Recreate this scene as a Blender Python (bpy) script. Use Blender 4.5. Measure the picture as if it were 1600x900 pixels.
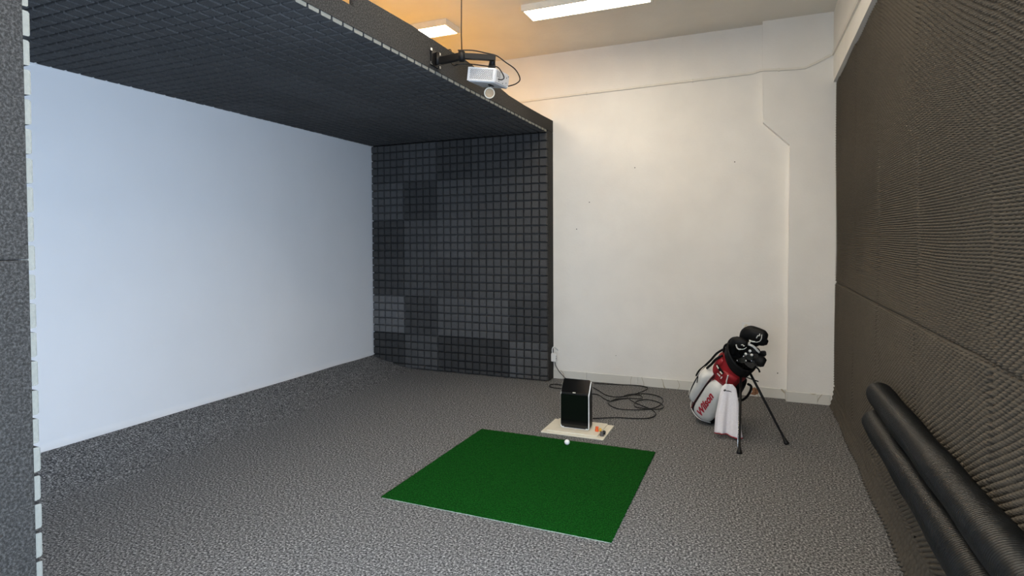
import bpy, bmesh, math, random
import numpy as np
from mathutils import Vector, Matrix

random.seed(7)
S = bpy.context.scene
COL = S.collection
for o in list(bpy.data.objects):
    bpy.data.objects.remove(o)

# ------------------------------------------------------------------ camera
yaw, pit, rol = math.radians(23.1307), math.radians(1.476), math.radians(-0.271)
Fw = Vector((-math.sin(yaw) * math.cos(pit), math.cos(yaw) * math.cos(pit), -math.sin(pit)))
Rt = Fw.cross(Vector((0, 0, 1))).normalized()
Up = Rt.cross(Fw)
R2 = Rt * math.cos(rol) + Up * math.sin(rol)
U2 = -Rt * math.sin(rol) + Up * math.cos(rol)
cd = bpy.data.cameras.new('camera')
cam = bpy.data.objects.new('camera', cd)
COL.objects.link(cam)
M = Matrix((R2, U2, -Fw)).transposed().to_4x4()
M.translation = Vector((0.9756, -6.807, 1.6555))
cam.matrix_world = M
cd.sensor_width = 36
cd.sensor_fit = 'HORIZONTAL'
cd.lens = 918.6425 / 1600 * 36
cd.shift_x = (800 - 792.242) / 1600
cd.shift_y = (403.26 - 450) / 1600
cd.clip_start = 0.02
S.camera = cam

# ------------------------------------------------------------------ world, daylight, exposure
W = bpy.data.worlds.new('World')
S.world = W
W.use_nodes = True
W.node_tree.nodes['Background'].inputs[0].default_value = (0.62, 0.78, 1.0, 1)
W.node_tree.nodes['Background'].inputs[1].default_value = 1.0
S.view_settings.view_transform = 'Standard'
S.view_settings.look = 'None'
S.view_settings.gamma = 1
S.view_settings.use_curve_mapping = False
S.view_settings.exposure = 0.0


def area(name, loc, rot, sx, sy, power, col):
    l = bpy.data.lights.new(name, 'AREA')
    l.shape = 'RECTANGLE'
    l.size, l.size_y, l.energy, l.color = sx, sy, power, col
    o = bpy.data.objects.new(name, l)
    COL.objects.link(o)
    o.location, o.rotation_euler = loc, rot
    return o


DOOR_Y0, DOOR_Y1, DOOR_Z = -6.75, -5.25, 2.45
# daylight entering through the glazed door in the right-hand wall
area('daylight', (2.15, (DOOR_Y0 + DOOR_Y1) / 2, 1.3), (0, math.radians(90), 0), 2.2, 1.4, 340, (0.60, 0.77, 1.0))
# added fill from an unseen, made-up window behind the viewer, to even the room
WIN_X0, WIN_X1, WIN_Z0, WIN_Z1 = -1.2, 1.4, 0.8, 2.7
area('added_window_fill', ((WIN_X0 + WIN_X1) / 2, -9.55, 1.75), (math.radians(90), 0, 0), 2.5, 1.8, 105, (0.70, 0.83, 1.0))
LED_COL = (1.0, 0.86, 0.66)
LED_STRENGTH = 23.5

# ------------------------------------------------------------------ materials


def nt(name):
    m = bpy.data.materials.new(name)
    m.use_nodes = True
    t = m.node_tree
    return m, t, t.nodes['Principled BSDF']


def mat(name, col, rough=0.6, metal=0.0, var=0.0, vscale=20.0, bump=0.0, bscale=80.0, spec=0.5, detail=3.0, sheen=0.0):
    """Principled surface with procedural value variation and fine relief."""
    m, t, b = nt(name)
    b.inputs['Base Color'].default_value = (*col, 1)
    b.inputs['Roughness'].default_value = rough
    b.inputs['Metallic'].default_value = metal
    b.inputs['Specular IOR Level'].default_value = spec
    if sheen:
        b.inputs['Sheen Weight'].default_value = sheen
    tc = t.nodes.new('ShaderNodeTexCoord')
    if var:
        n = t.nodes.new('ShaderNodeTexNoise')
        n.inputs['Scale'].default_value = vscale
        n.inputs['Detail'].default_value = detail
        t.links.new(tc.outputs['Object'], n.inputs['Vector'])
        mr = t.nodes.new('ShaderNodeMapRange')
        mr.inputs[1].default_value, mr.inputs[2].default_value = 0.3, 0.7
        mr.inputs[3].default_value, mr.inputs[4].default_value = 1 - var, 1 + var
        t.links.new(n.outputs[0], mr.inputs[0])
        mx = t.nodes.new('ShaderNodeMix')
        mx.data_type = 'RGBA'
        mx.blend_type = 'MULTIPLY'
        mx.inputs[0].default_value = 1
        mx.inputs[6].default_value = (*col, 1)
        t.links.new(mr.outputs[0], mx.inputs[7])
        t.links.new(mx.outputs[2], b.inputs['Base Color'])
    if bump:
        n2 = t.nodes.new('ShaderNodeTexNoise')
        n2.inputs['Scale'].default_value = bscale
        n2.inputs['Detail'].default_value = 4
        t.links.new(tc.outputs['Object'], n2.inputs['Vector'])
        bp = t.nodes.new('ShaderNodeBump')
        bp.inputs['Strength'].default_value = bump
        bp.inputs['Distance'].default_value = 0.01
        t.links.new(n2.outputs[0], bp.inputs['Height'])
        t.links.new(bp.outputs[0], b.inputs['Normal'])
    return m


def ramp_mat(name, stops, scale, rough=0.95, bump=0.5, bscale=None, detail=2.0, scale2=None, spec=0.2):
    """Speckled textile: noise through a colour ramp, with relief."""
    m, t, b = nt(name)
    b.inputs['Roughness'].default_value = rough
    b.inputs['Specular IOR Level'].default_value = spec
    tc = t.nodes.new('ShaderNodeTexCoord')
    n = t.nodes.new('ShaderNodeTexNoise')
    n.inputs['Scale'].default_value = scale
    n.inputs['Detail'].default_value = detail
    n.inputs['Roughness'].default_value = 0.75
    t.links.new(tc.outputs['Object'], n.inputs['Vector'])
    cr = t.nodes.new('ShaderNodeValToRGB')
    e = cr.color_ramp.elements
    e[0].position, e[0].color = stops[0][0], (*stops[0][1], 1)
    e[1].position, e[1].color = stops[-1][0], (*stops[-1][1], 1)
    for p, c in stops[1:-1]:
        x = e.new(p)
        x.color = (*c, 1)
    t.links.new(n.outputs[0], cr.inputs[0])
    t.links.new(cr.outputs[0], b.inputs['Base Color'])
    if bump:
        bp = t.nodes.new('ShaderNodeBump')
        bp.inputs['Strength'].default_value = bump
        bp.inputs['Distance'].default_value = 0.006
        if bscale:
            n2 = t.nodes.new('ShaderNodeTexNoise')
            n2.inputs['Scale'].default_value = bscale
            t.links.new(tc.outputs['Object'], n2.inputs['Vector'])
            t.links.new(n2.outputs[0], bp.inputs['Height'])
        else:
            t.links.new(n.outputs[0], bp.inputs['Height'])
        t.links.new(bp.outputs[0], b.inputs['Normal'])
    return m


M_WALL = mat('plaster_white', (0.83, 0.80, 0.745), 0.85, var=0.03, vscale=3, bump=0.12, bscale=45)
M_CEIL = mat('plaster_ceiling', (0.80, 0.755, 0.67), 0.9, var=0.04, vscale=2, bump=0.15, bscale=30)
M_BEAM = mat('beam_plaster', (0.86, 0.83, 0.76), 0.85, var=0.03, vscale=4, bump=0.1, bscale=50)
M_CARPET = ramp_mat('carpet', [(0.36, (0.018, 0.018, 0.019)), (0.47, (0.10, 0.10, 0.101)), (0.56, (0.20, 0.198, 0.197)), (0.68, (0.52, 0.51, 0.50))], 80, bump=0.9, detail=2.5)
M_TURF = ramp_mat('turf', [(0.34, (0.0005, 0.017, 0.0008)), (0.52, (0.002, 0.056, 0.0035)), (0.70, (0.014, 0.125, 0.016))], 130, bump=1.0, detail=3, spec=0.08)
M_FASCIA = ramp_mat('fascia_felt', [(0.36, (0.017, 0.016, 0.014)), (0.50, (0.032, 0.030, 0.028)), (0.66, (0.070, 0.067, 0.062))], 110, bump=0.4, detail=3)
M_SCREEN = mat('screen_cloth', (0.80, 0.80, 0.81), 0.7, var=0.015, vscale=2, bump=0.02, bscale=200)
M_FOAMCUT = mat('foam_cut_edge', (0.20, 0.20, 0.175), 0.95, var=0.08, vscale=60, bump=0.3, bscale=200)
M_OSB = mat('wood_board', (0.58, 0.34, 0.045), 0.8, var=0.25, vscale=25)
M_EGG = mat('eggcrate_foam', (0.096, 0.083, 0.066), 0.95, var=0.10, vscale=60, bump=0.4, bscale=350, spec=0.15)
M_BLACK = mat('black_plastic', (0.006, 0.006, 0.0065), 0.5, spec=0.3, var=0.2, vscale=40)
M_BLACKMETAL = mat('black_powder_coat', (0.005, 0.0045, 0.0045), 0.5, spec=0.25, var=0.1, vscale=30)
M_STEEL = mat('steel', (0.62, 0.62, 0.62), 0.25, 1.0, var=0.05, vscale=30)
M_WHITEPL = mat('white_plastic', (0.80, 0.80, 0.78), 0.4, var=0.02, vscale=30)
M_CREAMPL = mat('cream_plastic', (0.78, 0.74, 0.64), 0.45, var=0.03, vscale=30)
M_TRUNK = mat('cable_duct_plastic', (0.76, 0.72, 0.64), 0.5, var=0.03, vscale=20)
M_BOARD = mat('cream_board', (0.70, 0.65, 0.53), 0.5, var=0.04, vscale=20)
M_GLASSBLK = mat('black_glass', (0.004, 0.004, 0.004), 0.12, var=0.1, vscale=10, spec=0.6)
M_ROLL = mat('dark_rubber', (0.0055, 0.0063, 0.0068), 0.40, spec=0.35, var=0.3, vscale=14, bump=0.15, bscale=90)
M_RED = mat('red_nylon', (0.30, 0.010, 0.016), 0.5, var=0.25, vscale=25, bump=0.15, bscale=60)
M_DKRED = mat('dark_red_nylon', (0.10, 0.004, 0.010), 0.6, var=0.2, vscale=25)
M_WHITENY = mat('white_nylon', (0.66, 0.66, 0.63), 0.55, var=0.05, vscale=20, bump=0.2, bscale=30)
M_BLKNY = mat('black_nylon', (0.0045, 0.0045, 0.005), 0.6, spec=0.25, var=0.2, vscale=40, bump=0.2, bscale=80)
M_TOWEL = mat('towel_cotton', (0.80, 0.77, 0.80), 0.95, var=0.04, vscale=80, bump=0.4, bscale=300)
M_REDPRINT = mat('red_print', (0.36, 0.010, 0.025), 0.6, var=0.1, vscale=40)
M_BLKPRINT = mat('black_print', (0.01, 0.01, 0.012), 0.6, var=0.1, vscale=40)
M_ORANGE = mat('orange_rubber', (0.80, 0.12, 0.02), 0.5, var=0.1, vscale=60)
M_YELLOW = mat('yellow_rubber', (0.80, 0.45, 0.03), 0.5, var=0.1, vscale=60)
M_GREYRUB = mat('grey_rubber', (0.10, 0.09, 0.085), 0.6, var=0.1, vscale=60)
M_BALL = mat('ball_white', (0.85, 0.85, 0.83), 0.3, var=0.02, vscale=90)
M_MATRIM = mat('mat_backing', (0.42, 0.52, 0.40), 0.7, var=0.3, vscale=40)
M_DARKHOLE = mat('dark_hole', (0.03, 0.025, 0.02), 0.9, var=0.1, vscale=60)
M_PROJ = mat('projector_shell', (0.60, 0.60, 0.61), 0.4, var=0.02, vscale=30)
M_TAN = mat('tan_felt', (0.40, 0.30, 0.20), 0.9, var=0.1, vscale=60)
M_BROWN = mat('brown_adhesive', (0.30, 0.15, 0.08), 0.9, var=0.5, vscale=40)


def marble():
    m, t, b = nt('marble_tile')
    tc = t.nodes.new('ShaderNodeTexCoord')
    oi = t.nodes.new('ShaderNodeObjectInfo')
    ad = t.nodes.new('ShaderNodeVectorMath')
    ad.operation = 'ADD'
    t.links.new(tc.outputs['Object'], ad.inputs[0])
    sc = t.nodes.new('ShaderNodeVectorMath')
    sc.operation = 'SCALE'
    sc.inputs[0].default_value = (9, 5, 7)
    t.links.new(oi.outputs['Random'], sc.inputs['Scale'])
    t.links.new(sc.outputs[0], ad.inputs[1])
    w = t.nodes.new('ShaderNodeTexWave')
    w.inputs['Scale'].default_value = 1.1
    w.inputs['Distortion'].default_value = 22
    w.inputs['Detail'].default_value = 3
    t.links.new(ad.outputs[0], w.inputs['Vector'])
    cr = t.nodes.new('ShaderNodeValToRGB')
    e = cr.color_ramp.elements
    e[0].position, e[0].color = 0.0, (0.40, 0.35, 0.24, 1)
    e[1].position, e[1].color = 0.008, (0.68, 0.66, 0.60, 1)
    t.links.new(w.outputs['Fac'], cr.inputs[0])
    t.links.new(cr.outputs[0], b.inputs['Base Color'])
    b.inputs['Roughness'].default_value = 0.3
    return m


M_MARBLE = marble()


def tile_foam():
    """Charcoal foam; each tile carries its own tone, as nap direction gives it, in the object colour."""
    m, t, b = nt('charcoal_foam')
    oi = t.nodes.new('ShaderNodeObjectInfo')
    tc = t.nodes.new('ShaderNodeTexCoord')
    n = t.nodes.new('ShaderNodeTexNoise')
    n.inputs['Scale'].default_value = 160
    n.inputs['Detail'].default_value = 3
    t.links.new(tc.outputs['Object'], n.inputs['Vector'])
    mr = t.nodes.new('ShaderNodeMapRange')
    mr.inputs[1].default_value, mr.inputs[2].default_value = 0.3, 0.7
    mr.inputs[3].default_value, mr.inputs[4].default_value = 0.6, 1.4
    t.links.new(n.outputs[0], mr.inputs[0])
    mx = t.nodes.new('ShaderNodeMix')
    mx.data_type = 'RGBA'
    mx.blend_type = 'MULTIPLY'
    mx.inputs[0].default_value = 1
    t.links.new(oi.outputs['Color'], mx.inputs[6])
    t.links.new(mr.outputs[0], mx.inputs[7])
    t.links.new(mx.outputs[2], b.inputs['Base Color'])
    b.inputs['Roughness'].default_value = 0.9
    b.inputs['Specular IOR Level'].default_value = 0.25
    bp = t.nodes.new('ShaderNodeBump')
    bp.inputs['Strength'].default_value = 0.4
    bp.inputs['Distance'].default_value = 0.004
    t.links.new(n.outputs[0], bp.inputs['Height'])
    t.links.new(bp.outputs[0], b.inputs['Normal'])
    return m


M_FOAM = tile_foam()


def emit(name, col, s):
    m, t, b = nt(name)
    b.inputs['Base Color'].default_value = (0.9, 0.9, 0.9, 1)
    b.inputs['Emission Color'].default_value = (*col, 1)
    b.inputs['Emission Strength'].default_value = s
    return m


M_LED = emit('led_diffuser', LED_COL, LED_STRENGTH)

# ------------------------------------------------------------------ builders


def tag(o, label=None, cat=None, group=None, kind=None):
    if label:
        o['label'] = label
    if cat:
        o['category'] = cat
    if group:
        o['group'] = group
    if kind:
        o['kind'] = kind
    return o


def wloc(o):
    p = Vector((0, 0, 0))
    while o is not None:
        p += o.location
        o = o.parent
    return p


def empty(name, loc):
    o = bpy.data.objects.new(name, None)
    o.empty_display_size = 0.05
    COL.objects.link(o)
    o.location = loc
    return o


def mk(name, verts, faces, m, parent=None, org=None, smooth=False, mats=None, fm=None):
    """Mesh object from world-space vertices; origin at org (or the parent's origin)."""
    base = wloc(parent) if parent is not None else Vector((0, 0, 0))
    o0 = Vector(org) if org is not None else base
    me = bpy.data.meshes.new(name)
    me.from_pydata([tuple(Vector(v) - o0) for v in verts], [], faces)
    for q in (mats or [m]):
        me.materials.append(q)
    if fm:
        me.polygons.foreach_set('material_index', fm)
    if smooth:
        me.polygons.foreach_set('use_smooth', [True] * len(me.polygons))
    me.update()
    o = bpy.data.objects.new(name, me)
    COL.objects.link(o)
    if parent is not None:
        o.parent = parent
    o.location = o0 - base
    return o


def from_bm(name, bm, m, parent=None, org=None, smooth=False):
    bm.verts.index_update()
    vs = [v.co.copy() for v in bm.verts]
    fs = [[v.index for v in f.verts] for f in bm.faces]
    bm.free()
    return mk(name, vs, fs, m, parent, org, smooth)


def bm_box(lo, hi, bev=0.0, seg=1, bm=None, mtx=None):
    own = bm if bm is not None else bmesh.new()
    tmp = bmesh.new()
    bmesh.ops.create_cube(tmp, size=1)
    for v in tmp.verts:
        v.co = Vector(((lo[i] + hi[i]) / 2 + v.co[i] * (hi[i] - lo[i]) for i in range(3)))
    if bev:
        bmesh.ops.bevel(tmp, geom=list(tmp.edges), offset=bev, segments=seg, affect='EDGES')
    if mtx is not None:
        bmesh.ops.transform(tmp, matrix=mtx, verts=tmp.verts)
    mp = {v: own.verts.new(v.co) for v in tmp.verts}
    for f in tmp.faces:
        own.faces.new([mp[v] for v in f.verts])
    tmp.free()
    return own


def box(name, lo, hi, m, parent=None, bev=0.0, seg=1, org=None, mtx=None):
    if org is None and parent is None:
        org = ((lo[0] + hi[0]) / 2, (lo[1] + hi[1]) / 2, lo[2])
        if mtx is not None:
            org = mtx @ Vector(org)
    return from_bm(name, bm_box(lo, hi, bev, seg, None, mtx), m, parent, org)


def sweep(pts, rad, n=10, cap=True):
    """Tube along points; rad scalar or list. Returns verts, faces."""
    P = [Vector(p) for p in pts]
    k = len(P)
    rr = rad if isinstance(rad, (list, tuple)) else [rad] * k
    vs, fs = [], []
    up = None
    for i in range(k):
        d = (P[min(i + 1, k - 1)] - P[max(i - 1, 0)]).normalized()
        if up is None:
            up = Vector((0, 0, 1)) if abs(d.z) < 0.9 else Vector((1, 0, 0))
        x = d.cross(up)
        if x.length < 1e-4:
            x = d.orthogonal()
        x.normalize()
        up = x.cross(d).normalized()
        for j in range(n):
            an = 2 * math.pi * j / n
            vs.append(P[i] + (x * math.cos(an) + up * math.sin(an)) * rr[i])
    for i in range(k - 1):
        for j in range(n):
            a, b = i * n + j, i * n + (j + 1) % n
            fs.append([a, b, b + n, a + n])
    if cap:
        fs.append(list(range(n))[::-1])
        fs.append([(k - 1) * n + j for j in range(n)])
    return vs, fs


def tube(name, pts, rad, m, parent=None, n=10, org=None, smooth=True):
    v, f = sweep(pts, rad, n)
    return mk(name, v, f, m, parent, org, smooth)


def merge(*vf):
    V, Fc = [], []
    for v, f in vf:
        o = len(V)
        V += list(v)
        Fc += [[i + o for i in q] for q in f]
    return V, Fc


def spline(pts, per=8, closed=False):
    """Catmull-Rom through points."""
    P = [Vector(p) for p in pts]
    n = len(P)
    out = []
    rng = n if closed else n - 1
    for i in range(rng):
        if closed:
            p0, p1, p2, p3 = P[(i - 1) % n], P[i], P[(i + 1) % n], P[(i + 2) % n]
        else:
            p0, p1, p2, p3 = P[max(i - 1, 0)], P[i], P[i + 1], P[min(i + 2, n - 1)]
        for k in range(per):
            t = k / per
            out.append(0.5 * ((2 * p1) + (p2 - p0) * t + (2 * p0 - 5 * p1 + 4 * p2 - p3) * t * t + (3 * p1 - p0 - 3 * p2 + p3) * t ** 3))
    out.append(P[0] if closed else P[-1])
    return out


def prism(poly, axis, lo, hi):
    """Extrude a 2-D polygon along an axis (0,1,2); poly in the other two axes, ascending order."""
    def pt(p, h):
        q = list(p)
        q.insert(axis, h)
        return tuple(q)
    n = len(poly)
    vs = [pt(p, lo) for p in poly] + [pt(p, hi) for p in poly]
    fs = [list(range(n))[::-1], list(range(n, 2 * n))]
    for i in range(n):
        j = (i + 1) % n
        fs.append([i, j, j + n, i + n])
    return vs, fs


def fixn(o):
    bm = bmesh.new()
    bm.from_mesh(o.data)
    bmesh.ops.recalc_face_normals(bm, faces=bm.faces)
    bm.to_mesh(o.data)
    bm.free()
    return o


# ------------------------------------------------------------------ key dimensions
FX = -1.322          # front plane of the simulator enclosure
ZC = 2.961           # face of the ceiling foam tiles
YS = -0.216          # face of the far side-panel foam tiles
YL = -5.578          # face of the near side-panel foam tiles
SX = FX - 2.512      # projection screen
HC = 3.939           # room ceiling
XW = 1.725           # right-hand wall
XL = -4.20           # left wall
YB = -9.2            # wall behind the viewer
BX, BZ = 1.655, 3.243  # beam face and underside

# ------------------------------------------------------------------ room shell
prof = [(XL, 0.14), (SX, 0.135), (-3.74, 0.112), (-3.64, 0.084), (-3.54, 0.058), (-3.43, 0.034), (-3.33, 0.017), (-3.22, 0.005), (-3.1, 0.0), (-1.5, 0.0), (XW + 0.2, 0.0)]
ys = [YB - 0.1, -5.72, -5.66, 0.1]
vs, fs = [], []
for j, y in enumerate(ys):
    for x, z in prof:
        vs.append((x, y, z if j >= 2 else 0.0))
npf = len(prof)
for j in range(len(ys) - 1):
    for i in range(npf - 1):
        a = j * npf + i
        fs.append([a, a + 1, a + 1 + npf, a + npf])
nb = len(vs)
vs += [(x, y, -0.1) for (x, y) in ((XL, YB - 0.1), (XW + 0.2, YB - 0.1), (XW + 0.2, 0.1), (XL, 0.1))]
fs.append([nb, nb + 3, nb + 2, nb + 1])
tag(mk('floor', vs, fs, M_CARPET), 'speckled grey loop carpet rising at the foot of the screen', kind='structure')

wall_back = box('wall_back', (XL, 0, -0.1), (XW + 0.2, 0.2, HC + 0.1), M_WALL)
tag(wall_back, 'white plastered wall behind the golf bag', kind='structure')
# shallow pillar in the corner, wider at its head
pil = [(1.262, 0.0), (1.267, 2.649), (1.013, 2.899), (1.005, HC), (XW, HC), (XW, 0.0)]
v, f = prism(pil, 1, -0.1, 0.0)
pillar = fixn(mk('pillar', v, f, M_WALL, wall_back))
for k, (x, z) in enumerate(((-0.331, 2.512), (0.738, 2.516), (-0.867, 2.133), (-1.024, 1.817), (1.172, 0.266), (-0.55, 0.33))):
    v, f = sweep([(x, -0.0005, z), (x, -0.003, z)], 0.006 if k < 5 else 0.004, 8)
    mk('screw_hole', v, f, M_DARKHOLE, wall_back)
tag(box('ceiling', (XL, YB, HC), (XW + 0.2, 0.2, HC + 0.1), M_CEIL), 'cream plastered ceiling', kind='structure')
tag(box('wall_left', (XL - 0.1, YB, -0.1), (XL, 0.1, HC), M_WALL), kind='structure')
bm = bm_box((XL, YB - 0.2, -0.1), (WIN_X0, YB, HC))
bm_box((WIN_X1, YB - 0.2, -0.1), (XW + 0.2, YB, HC), bm=bm)
bm_box((WIN_X0, YB - 0.2, -0.1), (WIN_X1, YB, WIN_Z0), bm=bm)
bm_box((WIN_X0, YB - 0.2, WIN_Z1), (WIN_X1, YB, HC), bm=bm)
tag(from_bm('wall_front', bm, M_WALL, org=(0, YB, 0)), kind='structure')
win = bm_box((WIN_X0, YB - 0.14, WIN_Z0), (WIN_X0 + 0.06, YB - 0.06, WIN_Z1), 0.004)
bm_box((WIN_X1 - 0.06, YB - 0.14, WIN_Z0), (WIN_X1, YB - 0.06, WIN_Z1), 0.004, bm=win)
bm_box((WIN_X0 + 0.06, YB - 0.14, WIN_Z0), (WIN_X1 - 0.06, YB - 0.06, WIN_Z0 + 0.06), 0.004, bm=win)
bm_box((WIN_X0 + 0.06, YB - 0.14, WIN_Z1 - 0.06), (WIN_X1 - 0.06, YB - 0.06, WIN_Z1), 0.004, bm=win)
bm_box((0.07, YB - 0.14, WIN_Z0 + 0.06), (0.13, YB - 0.06, WIN_Z1 - 0.06), 0.004, bm=win)
tag(from_bm('added_window_1', win, M_WHITEPL, org=(0.1, YB - 0.1, WIN_Z0)), kind='structure')  # frame of the unseen window added for the rear fill light
# right-hand wall with the door opening (beside the viewer)
bm = bm_box((XW, DOOR_Y1, -0.1), (XW + 0.2, 0.0, HC))
bm_box((XW, YB, -0.1), (XW + 0.2, DOOR_Y0, HC), bm=bm)
bm_box((XW, DOOR_Y0, DOOR_Z), (XW + 0.2, DOOR_Y1, HC), bm=bm)
wall_right = from_bm('wall_right', bm, M_WALL, org=(XW, -2.5, 0))
tag(wall_right, 'right-hand wall covered in brown egg-crate foam', kind='structure')
bm = bmesh.new()
for y0, y1, z0, z1 in ((DOOR_Y0, DOOR_Y0 + 0.07, 0, DOOR_Z), (DOOR_Y1 - 0.07, DOOR_Y1, 0, DOOR_Z), (DOOR_Y0 + 0.07, DOOR_Y1 - 0.07, DOOR_Z - 0.07, DOOR_Z)):
    bm_box((XW + 0.03, y0, z0), (XW + 0.12, y1, z1), 0.004, bm=bm)
tag(from_bm('door_1', bm, M_WHITEPL, org=(XW + 0.08, -6.0, 0)), kind='structure')
# ceiling beam above the foam wall
beam = box('trim_1', (BX, YB, BZ), (XW, -0.1, HC), M_BEAM)
tag(beam, 'white plastered ceiling beam along the top of the foam wall', kind='structure')

# baseboard: marble tiles, one by one
bb = empty('baseboard_back', (0, -0.012, 0))
tag(bb, 'pale marble skirting tiles along the white wall', kind='structure')
cuts = [FX + 0.002, -0.902, -0.292, 0.315, 0.892, 1.246]
for i in range(len(cuts) - 1):
    t_ = box('baseboard_tile', (cuts[i] + 0.0015, -0.012, 0.0), (cuts[i + 1] - 0.0015, -0.0005, 0.103), M_MARBLE, bb, 0.0015, org=((cuts[i] + cuts[i + 1]) / 2, -0.012, 0))
box('baseboard_tile', (1.248, -0.11, 0.0), (1.261, -0.012, 0.105), M_MARBLE, bb, 0.0015)
box('baseboard_tile', (1.262, -0.112, 0.0), (1.536, -0.1005, 0.105), M_MARBLE, bb, 0.0015)
box('baseboard_tile', (1.5395, -0.112, 0.0), (1.655, -0.1005, 0.105), M_MARBLE, bb, 0.0015)
# broken patch of old adhesive on one tile
pv = [(0.905, -0.0128, 0.02), (0.95, -0.0128, 0.012), (0.985, -0.0128, 0.03), (0.99, -0.0128, 0.07), (0.955, -0.0128, 0.095), (0.915, -0.0128, 0.085), (0.93, -0.0128, 0.05)]
v, f = prism([(p[0], p[2]) for p in pv], 1, -0.0135, -0.0115)
fixn(mk('adhesive_patch', v, f, M_BROWN, bb))

# ------------------------------------------------------------------ egg-crate foam on the right wall
PER_Y, PER_Z = 0.050, 0.0262     # egg-crate bumps: staggered, wider than tall


def foam_sheet(y0, y1, z0, z1, seed, rows=0.0, step=0.0082, zstep=0.0044):
    rs = np.random.RandomState(seed)
    ny = max(4, int(round((y1 - y0) / step)))
    nz = max(4, int(round((z1 - z0) / zstep)))
    Y = np.linspace(y0 + 0.001, y1 - 0.001, ny + 1)
    Z = np.linspace(z0 + 0.001, z1 - 0.001, nz + 1)
    yy, zz = np.meshgrid(Y, Z, indexing='ij')
    ph = rs.rand(6) * 6.28
    wob = 0.004 * np.sin(2.1 * yy + ph[0]) * np.cos(1.9 * zz + ph[1]) + 0.0025 * np.sin(6.3 * yy + ph[2] + 3 * zz)
    wy = 0.006 * np.sin(5 * zz + ph[3]) + 0.004 * np.sin(9 * yy + ph[4])
    wz = 0.004 * np.sin(4.3 * yy + ph[5]) + 0.002 * np.sin(11 * zz + ph[1])
    a, b = 2 * math.pi / PER_Y * (yy + wy), 2 * math.pi / PER_Z * (zz + wz)
    h = np.cos(a) * np.cos(b)
    h = np.sign(h) * np.abs(h) ** 0.8
    h = (1 - rows) * h + rows * np.cos(2 * b)
    far = y1 > -0.2                                   # the cut edge beside the pillar keeps its bumps
    d = np.minimum(np.minimum(yy - y0, y1 - yy + (1.0 if far else 0.0)), np.minimum(zz - z0, z1 - zz))
    edge = 0.013 * np.exp(-(d / 0.010) ** 2)
    xx = 1.692 - 0.0155 * h + wob + edge
    xx = np.minimum(xx, XW - 0.004)
    n1, n2 = ny + 1, nz + 1
    V = np.stack([xx, yy, zz], -1).reshape(-1, 3)
    idx = np.arange(n1 * n2).reshape(n1, n2)
    Q = np.stack([idx[:-1, :-1], idx[:-1, 1:], idx[1:, 1:], idx[1:, :-1]], -1).reshape(-1, 4)
    border = np.concatenate([idx[:, 0], idx[-1, 1:], idx[-2::-1, -1], idx[0, -2:0:-1]])
    bv = V[border].copy()
    bv[:, 0] = XW - 0.001
    o = len(V)
    nb_ = len(border)
    nxt = np.roll(np.arange(nb_), -1)
    Qb = np.stack([border, border[nxt], o + nxt, o + np.arange(nb_)], -1)
    V = np.concatenate([V, bv])
    Q = np.concatenate([Q, Qb])
    org = np.array([XW, (y0 + y1) / 2, z0])
    V = V - org
    me = bpy.data.meshes.new('foam_sheet')
    me.vertices.add(len(V))
    me.vertices.foreach_set('co', V.astype(np.float32).ravel())
    me.loops.add(Q.size)
    me.loops.foreach_set('vertex_index', Q.astype(np.int32).ravel())
    me.polygons.add(len(Q))
    me.polygons.foreach_set('loop_start', np.arange(0, Q.size, 4, dtype=np.int32))
    me.polygons.foreach_set('use_smooth', np.ones(len(Q), dtype=bool))
    me.materials.append(M_EGG)
    me.update(calc_edges=True)
    me.validate()
    o = bpy.data.objects.new('foam_sheet', me)
    COL.objects.link(o)
    o.parent = wall_right
    o.location = Vector(org) - wall_right.location
    return o


ycuts = [-0.115, -0.38, -1.38, -2.38, -3.385, -4.385, -5.2]
for i in range(len(ycuts) - 1):
    y1, y0 = ycuts[i], ycuts[i + 1]
    foam_sheet(y0, y1, 1.248, BZ - 0.002, 10 + i, rows=0.20, zstep=0.0035)
    foam_sheet(y0, y1, 0.205, 1.247, 30 + i)


def foam_skirt(y0, y1, seed):
    """Off-cut of the same foam tucked into the angle of wall and carpet."""
    rs = np.random.RandomState(seed)
    ny = int((y1 - y0) / 0.008)
    nz = 22
    vs_, fs_ = [], []
    for i in range(ny + 1):
        y = y0 + (y1 - y0) * i / ny
        for j in range(nz + 1):
            t = j / nz
            x0 = 1.694 - 0.034 * (1 - t) ** 2 + 0.006 * math.sin(7 * y + seed)
            z = 0.004 + 0.198 * t
            h = math.cos(2 * math.pi * y / 0.048 + 2.2 * t) * (0.75 + 0.25 * math.cos(2 * math.pi * t * 4))
            e = 0.012 * math.exp(-((min(y - y0, y1 - y)) / 0.01) ** 2)
            vs_.append((x0 - 0.016 * h + e, y, z))
    for i in range(ny):
        for j in range(nz):
            a = i * (nz + 1) + j
            fs_.append([a, a + 1, a + nz + 2, a + nz + 1])
    o = len(vs_)
    for i in range(ny + 1):
        y = y0 + (y1 - y0) * i / ny
        vs_ += [(XW - 0.001, y, 0.004), (XW - 0.001, y, 0.202)]
    for i in range(ny):
        a = i * (nz + 1)
        fs_.append([a, a + nz + 1, o + 2 * i + 2, o + 2 * i])
        fs_.append([a + nz, o + 2 * i + 1, o + 2 * i + 3, a + nz + nz + 1])
    return mk('foam_offcut', vs_, fs_, M_EGG, wall_right, org=(XW, (y0 + y1) / 2, 0), smooth=True)


for i in range(len(ycuts) - 1):
    foam_skirt(ycuts[i + 1] + 0.002, ycuts[i] - 0.002, i)

# ------------------------------------------------------------------ simulator enclosure
ENC = empty('simulator_enclosure', (FX - 1.25, -2.9, 0))
tag(ENC, 'charcoal padded golf simulator booth framing the white screen', 'simulator booth')


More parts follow.
